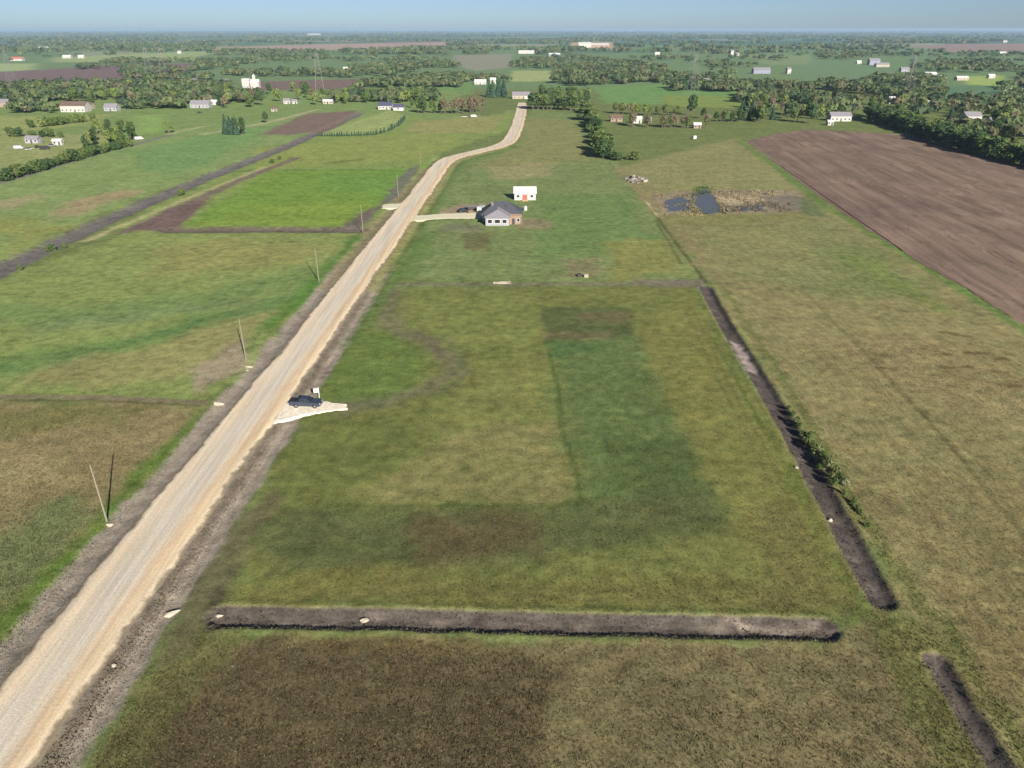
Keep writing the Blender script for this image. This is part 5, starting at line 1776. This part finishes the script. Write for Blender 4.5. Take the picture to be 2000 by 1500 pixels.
car(38, 291, 0.2, 'white_paint', 'white panel van on the farm yard by the left hedge', True)
car(58, 293, 1.2, 'white_paint', 'white car parked between farm vehicles by the left hedge')
car(72, 288, 2.0, 'black', 'black car parked between farm vehicles by the left hedge')
car(88, 292, 0.4, 'black', 'dark van on the farm yard by the left hedge', True)
car(102, 286, 0.1, 'steel', 'grey car on the farm yard by the left hedge')
house(112, 284, 5.5, 3.0, 2.8, 0.8, 'white_wall', 'white_roof', 'white site cabin among the parked farm vehicles', 'cabin', 'cabin', nwin=1)
house(62, 280, 8.0, 5.0, 2.6, 1.6, 'grey_wall', 'grey_roof', 'grey shed behind the parked farm vehicles', 'shed', 'shed', nwin=2)
car(272, 273, 0.6, 'white_paint', 'white van on the lane beside the poplar clump', True)
car(907, 229, 0.0, 'white_paint', 'white car in front of the bare brown stand')
car(925, 229, 0.3, 'white_paint', 'white van in front of the bare brown stand', True)
car(905, 414, 0.4, 'black', 'dark car on the dirt beside the driveway of the new house')
car(940, 412, 1.3, 'white_paint', 'white van on the dirt between the waste skip and new house', True)
car(390, 221, 0.3, 'black', 'black car below the long grey house')

# ------------------------------------------------------------------ utility poles, sign, small things
POLES = [(209, 1018, 'plain wooden utility pole with a pale stone at its foot'),
         (481, 705, 'plain wooden utility pole beside the pale worn patch left of the road'),
         (623, 550, 'plain wooden utility pole standing in the lush green band'),
         (709, 452, 'wooden utility pole at the end of the bare brown soil strip'),
         (778, 384, 'wooden utility pole just past the left driveway stub'),
         (822, 326, 'wooden utility pole at the start of the road bend')]
for i, (px_, py_, lb) in enumerate(POLES):
    x, y = G(px_, py_)
    z = gh(x, y)
    p = empty('utility_pole', (x, y, z), 0, lb, 'utility pole', 'utility poles along the gravel road')
    bm = bmesh.new()
    bmesh.ops.create_cone(bm, cap_ends=True, segments=12, radius1=0.14, radius2=0.09, depth=10.2, matrix=Matrix.Translation((0, 0, 4.3)))
    link_mesh('pole', bm_mesh('pole', bm), M['pole_wood'], p)
    bm = bmesh.new()
    bmesh.ops.create_cone(bm, cap_ends=True, segments=10, radius1=0.05, radius2=0.04, depth=0.28, matrix=Matrix.Translation((0, 0, 9.5)))
    link_mesh('insulator', bm_mesh('insulator', bm), M['concrete'], p)
    box('ground_plate', (0.14, 0, 1.6), (0.03, 0.2, 0.3), M['steel'], p)

# property sign: post with hanging white board
x, y = G(624, 777)
sg = empty('property_sign', (x, y, gh(x, y)), math.radians(6), 'white board hanging from a white post beside the parked pickup', 'sign')
box('post', (0, 0, 0.95), (0.14, 0.14, 2.5), M['sign_white'], sg)
box('arm', (-0.52, 0, 2.05), (0.9, 0.09, 0.09), M['sign_white'], sg)
box('board', (-0.55, 0, 1.52), (0.86, 0.05, 0.78), M['sign_white'], sg)
for dx in (-0.85, -0.25):
    box('hanger', (dx, 0, 1.96), (0.02, 0.02, 0.12), M['steel'], sg)


def boulder(seed, sx, sy, sz):
    rg = np.random.default_rng(seed)
    bm = bmesh.new()
    bmesh.ops.create_icosphere(bm, subdivisions=2, radius=1.0)
    for v in bm.verts:
        n = Vector(v.co)
        f = 1 + 0.75 * (float(fbm(n.x * 1.3 + seed, n.y * 1.3 + n.z * 1.1, seed)) - 0.5) * 2
        v.co = Vector((n.x * sx * f, n.y * sy * f, n.z * sz * f))
    return bm_mesh('boulder', bm)


for i, (px_, py_, w, d, h, rz, lb) in enumerate([
        (336, 1196, 0.95, 0.45, 0.26, 0.45, 'large pale limestone slab on the dirt shoulder near the cross drain'),
        (426, 788, 1.05, 0.55, 0.40, 0.05, 'pale limestone block where the thin track meets the shoulder'),
        (487, 716, 0.7, 0.4, 0.25, 0.2, 'pale stone on the shoulder below the second pole'),
        (483, 722, 0.4, 0.25, 0.16, 0.0, 'small pale stone touching a larger one on the shoulder'),
        (214, 1024, 0.42, 0.3, 0.25, 0.2, 'small pale stone at the foot of a utility pole'),
        (426, 1200, 0.45, 0.3, 0.24, 0.3, 'small pale stone at the head of the cross drain'),
        (712, 1207, 0.5, 0.3, 0.24, 0.3, 'pale stone lying inside the cross drain'),
        (1555, 915, 0.35, 0.25, 0.22, 0.3, 'pale stone on the open bank facing the drain shrubs'),
        (1622, 1015, 0.35, 0.3, 0.3, 0.3, 'pale stone on the floor of the long drain'),
        (222, 1300, 0.22, 0.2, 0.16, 0.3, 'tiny pale stone on the dirt shoulder by the road edge')]):
    x, y = G(px_, py_)
    o = link_mesh('limestone_boulder', boulder(40 + i, w, d, h), M['limestone'])
    o.location = (x, y, gh(x, y) + h * 0.35)
    o.rotation_euler = (0, 0, rz)
    setp(o, lb, 'boulder', 'pale boulders')

# field-stone heap near the pond
x, y = G(1242, 352)
rp = empty('stone_heap', (x, y, 0), 0, 'heap of grey and white field stones near the pond', 'stone heap')
bs_ = [boulder(70 + k, 0.8, 0.7, 0.5) for k in range(4)]
for k, me in enumerate(bs_):
    me.materials.append(M['concrete'] if k == 0 else M['rock'])
for k in range(46):
    a, r = tr.uniform(0, 6.28), tr.random() ** 0.6
    o = link_mesh('stone', bs_[tr.randrange(4)], None, rp)
    s = tr.uniform(0.7, 1.7)
    o.scale = (s, s, s)
    o.location = (5.5 * r * math.cos(a), 7.5 * r * math.sin(a), 0.2 * s + 1.0 * (1 - r) * tr.random())
    o.rotation_euler = (tr.uniform(-.5, .5), tr.uniform(-.5, .5), tr.uniform(0, 6))

# small boxes and lumber on the plot boundary
x, y = G(1131, 540)
b = empty('utility_box', (x, y, gh(x, y)), 0.1, 'dark small utility box on the plot boundary', 'utility box')
box('cabinet', (0, 0, 0.35), (0.95, 0.7, 0.9), M['dark_trim'], b, bevel=0.03)
box('lid', (0, 0, 0.83), (1.02, 0.78, 0.07), M['black'], b)
x, y = G(1145, 541)
b = empty('utility_box', (x, y, gh(x, y)), -0.1, 'pale small utility box beside the dark one on the plot boundary', 'utility box')
box('cabinet', (0, 0, 0.35), (1.2, 0.8, 0.9), M['cream_wall'], b, bevel=0.03)
box('lid', (0, 0, 0.83), (1.28, 0.88, 0.07), M['concrete'], b)
x, y = G(982, 553)
ls = empty('lumber_stack', (x, y, gh(x, y)), 0.1, 'small stack of pale planks lying on the plot boundary', 'lumber stack')
for k in range(9):
    lx, ly = tr.uniform(-1.2, 1.2), (k % 3 - 1) * 0.5
    box('plank', (lx, ly, 0.06 + 0.1 * (k // 3)), (tr.uniform(2.4, 4.2), 0.3, 0.09), M['limestone'], ls, rz=tr.uniform(-.15, .15))

# clutter along the house drive: pallets, spoil and a skip
x, y = G(925, 409)
sk = empty('waste_skip', (x, y, 0), 0.1, 'dark waste skip on the dirt beside the new house', 'skip')
bm = bmesh.new()
prism(bm, [(-2.0, -0.1), (2.0, -0.1), (2.6, 1.3), (-2.6, 1.3)], -0.9, 0.9)
link_mesh('hopper', bm_mesh('hopper', bm), M['dark_trim'], sk)
bm = bmesh.new(); add_box(bm, (0, 0, 1.36), (5.3, 1.9, 0.1)); link_mesh('rim', bm_mesh('rim', bm), M['steel'], sk)
x, y = G(918, 416)
pl = empty('pallet_stack', (x, y, 0), 0.3, 'stack of timber pallets on the dirt by the house driveway', 'pallet stack')
for k in range(5):
    for q in range(4):
        box('slat', (-0.6 + 0.4 * q, 0, 0.1 + 0.17 * k), (0.3, 1.3, 0.05), M['timber'], pl)
    box('bearer', (0, 0, 0.03 + 0.17 * k), (1.5, 0.12, 0.09), M['timber'], pl)
x, y = G(1026, 411)
tk = empty('propane_tank', (x, y, gh(x, y)), 0.0, 'white upright tank at the right corner of the new house', 'tank')
bm = bmesh.new(); bmesh.ops.create_cone(bm, cap_ends=True, segments=16, radius1=0.7, radius2=0.7, depth=1.7, matrix=Matrix.Translation((0, 0, 0.85)))
bevel_all(bm, 0.15, 3); link_mesh('vessel', bm_mesh('vessel', bm), M['white_paint'], tk)
bm = bmesh.new(); bmesh.ops.create_cone(bm, cap_ends=True, segments=10, radius1=0.2, radius2=0.16, depth=0.3, matrix=Matrix.Translation((0, 0, 1.8)))
link_mesh('valve_cap', bm_mesh('valve_cap', bm), M['steel'], tk)
x, y = G(1356, 271)
tk = empty('water_tank', (x, y, 0), 0.2, 'white cubic water tank standing in the open pasture', 'tank')
box('vessel', (0, 0, 1.0), (2.2, 2.0, 1.9), M['white_paint'], tk, bevel=0.12)
box('base', (0, 0, 0.0), (2.4, 2.2, 0.2), M['steel'], tk)


# ------------------------------------------------------------------ lattice pylons
def pylon_mesh():
    bm = bmesh.new()
    Hh = 40.0

    def wd(z):
        return 4.2 * (1 - z / Hh) ** 0.8 + 0.7
    lv = [0, 6, 11.5, 16.5, 21, 25, 29, 33, 37, 40]
    for s, t in ((-1, -1), (1, -1), (1, 1), (-1, 1)):
        for z0, z1 in zip(lv, lv[1:]):
            add_beam(bm, (s * wd(z0), t * wd(z0), z0), (s * wd(z1), t * wd(z1), z1), 0.09)
    for z0, z1 in zip(lv, lv[1:]):
        a, b = wd(z0), wd(z1)
        for k in range(4):
            c, s = [(1, 1), (-1, 1), (-1, -1), (1, -1)][k], [(-1, 1), (-1, -1), (1, -1), (1, 1)][k]
            add_beam(bm, (c[0] * a, c[1] * a, z0), (s[0] * b, s[1] * b, z1), 0.045)
            add_beam(bm, (s[0] * a, s[1] * a, z0), (c[0] * b, c[1] * b, z1), 0.045)
    return bm_mesh('lattice', bm)


def arm_mesh():
    bm = bmesh.new()
    for z, w in ((26, 8), (32, 6.5), (38, 5)):
        for t in (-0.8, 0.8):
            add_beam(bm, (-w, 0, z), (0, t, z + 1.4), 0.06)
            add_beam(bm, (w, 0, z), (0, t, z + 1.4), 0.06)
            add_beam(bm, (-w, 0, z), (w, 0, z), 0.06)
    return bm_mesh('cross_arms', bm)


pm, am = pylon_mesh(), arm_mesh()
pm.materials.append(M['steel'])
am.materials.append(M['steel'])
for px_, py_, lb in [(1770, 190, 'steel lattice pylon rising from the dark grove on the right'),
                     (1352, 184, 'steel lattice pylon on the green field behind the big round tree'),
                     (293, 149, 'steel lattice pylon at the brown field edge, left of a pair'),
                     (321, 150, 'steel lattice pylon at the brown field edge, right of a pair'),
                     (25, 163, 'steel lattice pylon at the near edge of the far brown field, alone'),
                     (625, 178, 'steel lattice pylon beside the narrow brown field strip')]:
    x, y = G(px_, py_)
    p = empty('lattice_pylon', (x, y, 0), 0.25, lb, 'pylon', 'transmission pylons')
    link_mesh('lattice', pm, None, p)
    link_mesh('cross_arms', am, None, p)

# ------------------------------------------------------------------ haze
hz = bmesh.new()
add_box(hz, (0, 33000, 38.5), (150000, 90000, 83.0))
hm = bpy.data.materials.new('haze_air')
hm.use_nodes = True
nt = hm.node_tree
nt.nodes.remove(nt.nodes['Principled BSDF'])
pv = nt.nodes.new('ShaderNodeVolumePrincipled')
pv.inputs['Color'].default_value = (0.42, 0.58, 0.80, 1)
pv.inputs['Density'].default_value = 0.000065
pv.inputs['Anisotropy'].default_value = 0.0
nt.links.new(pv.outputs[0], nt.nodes['Material Output'].inputs['Volume'])
setp(link_mesh('haze', bm_mesh('haze', hz), hm), kind='stuff')
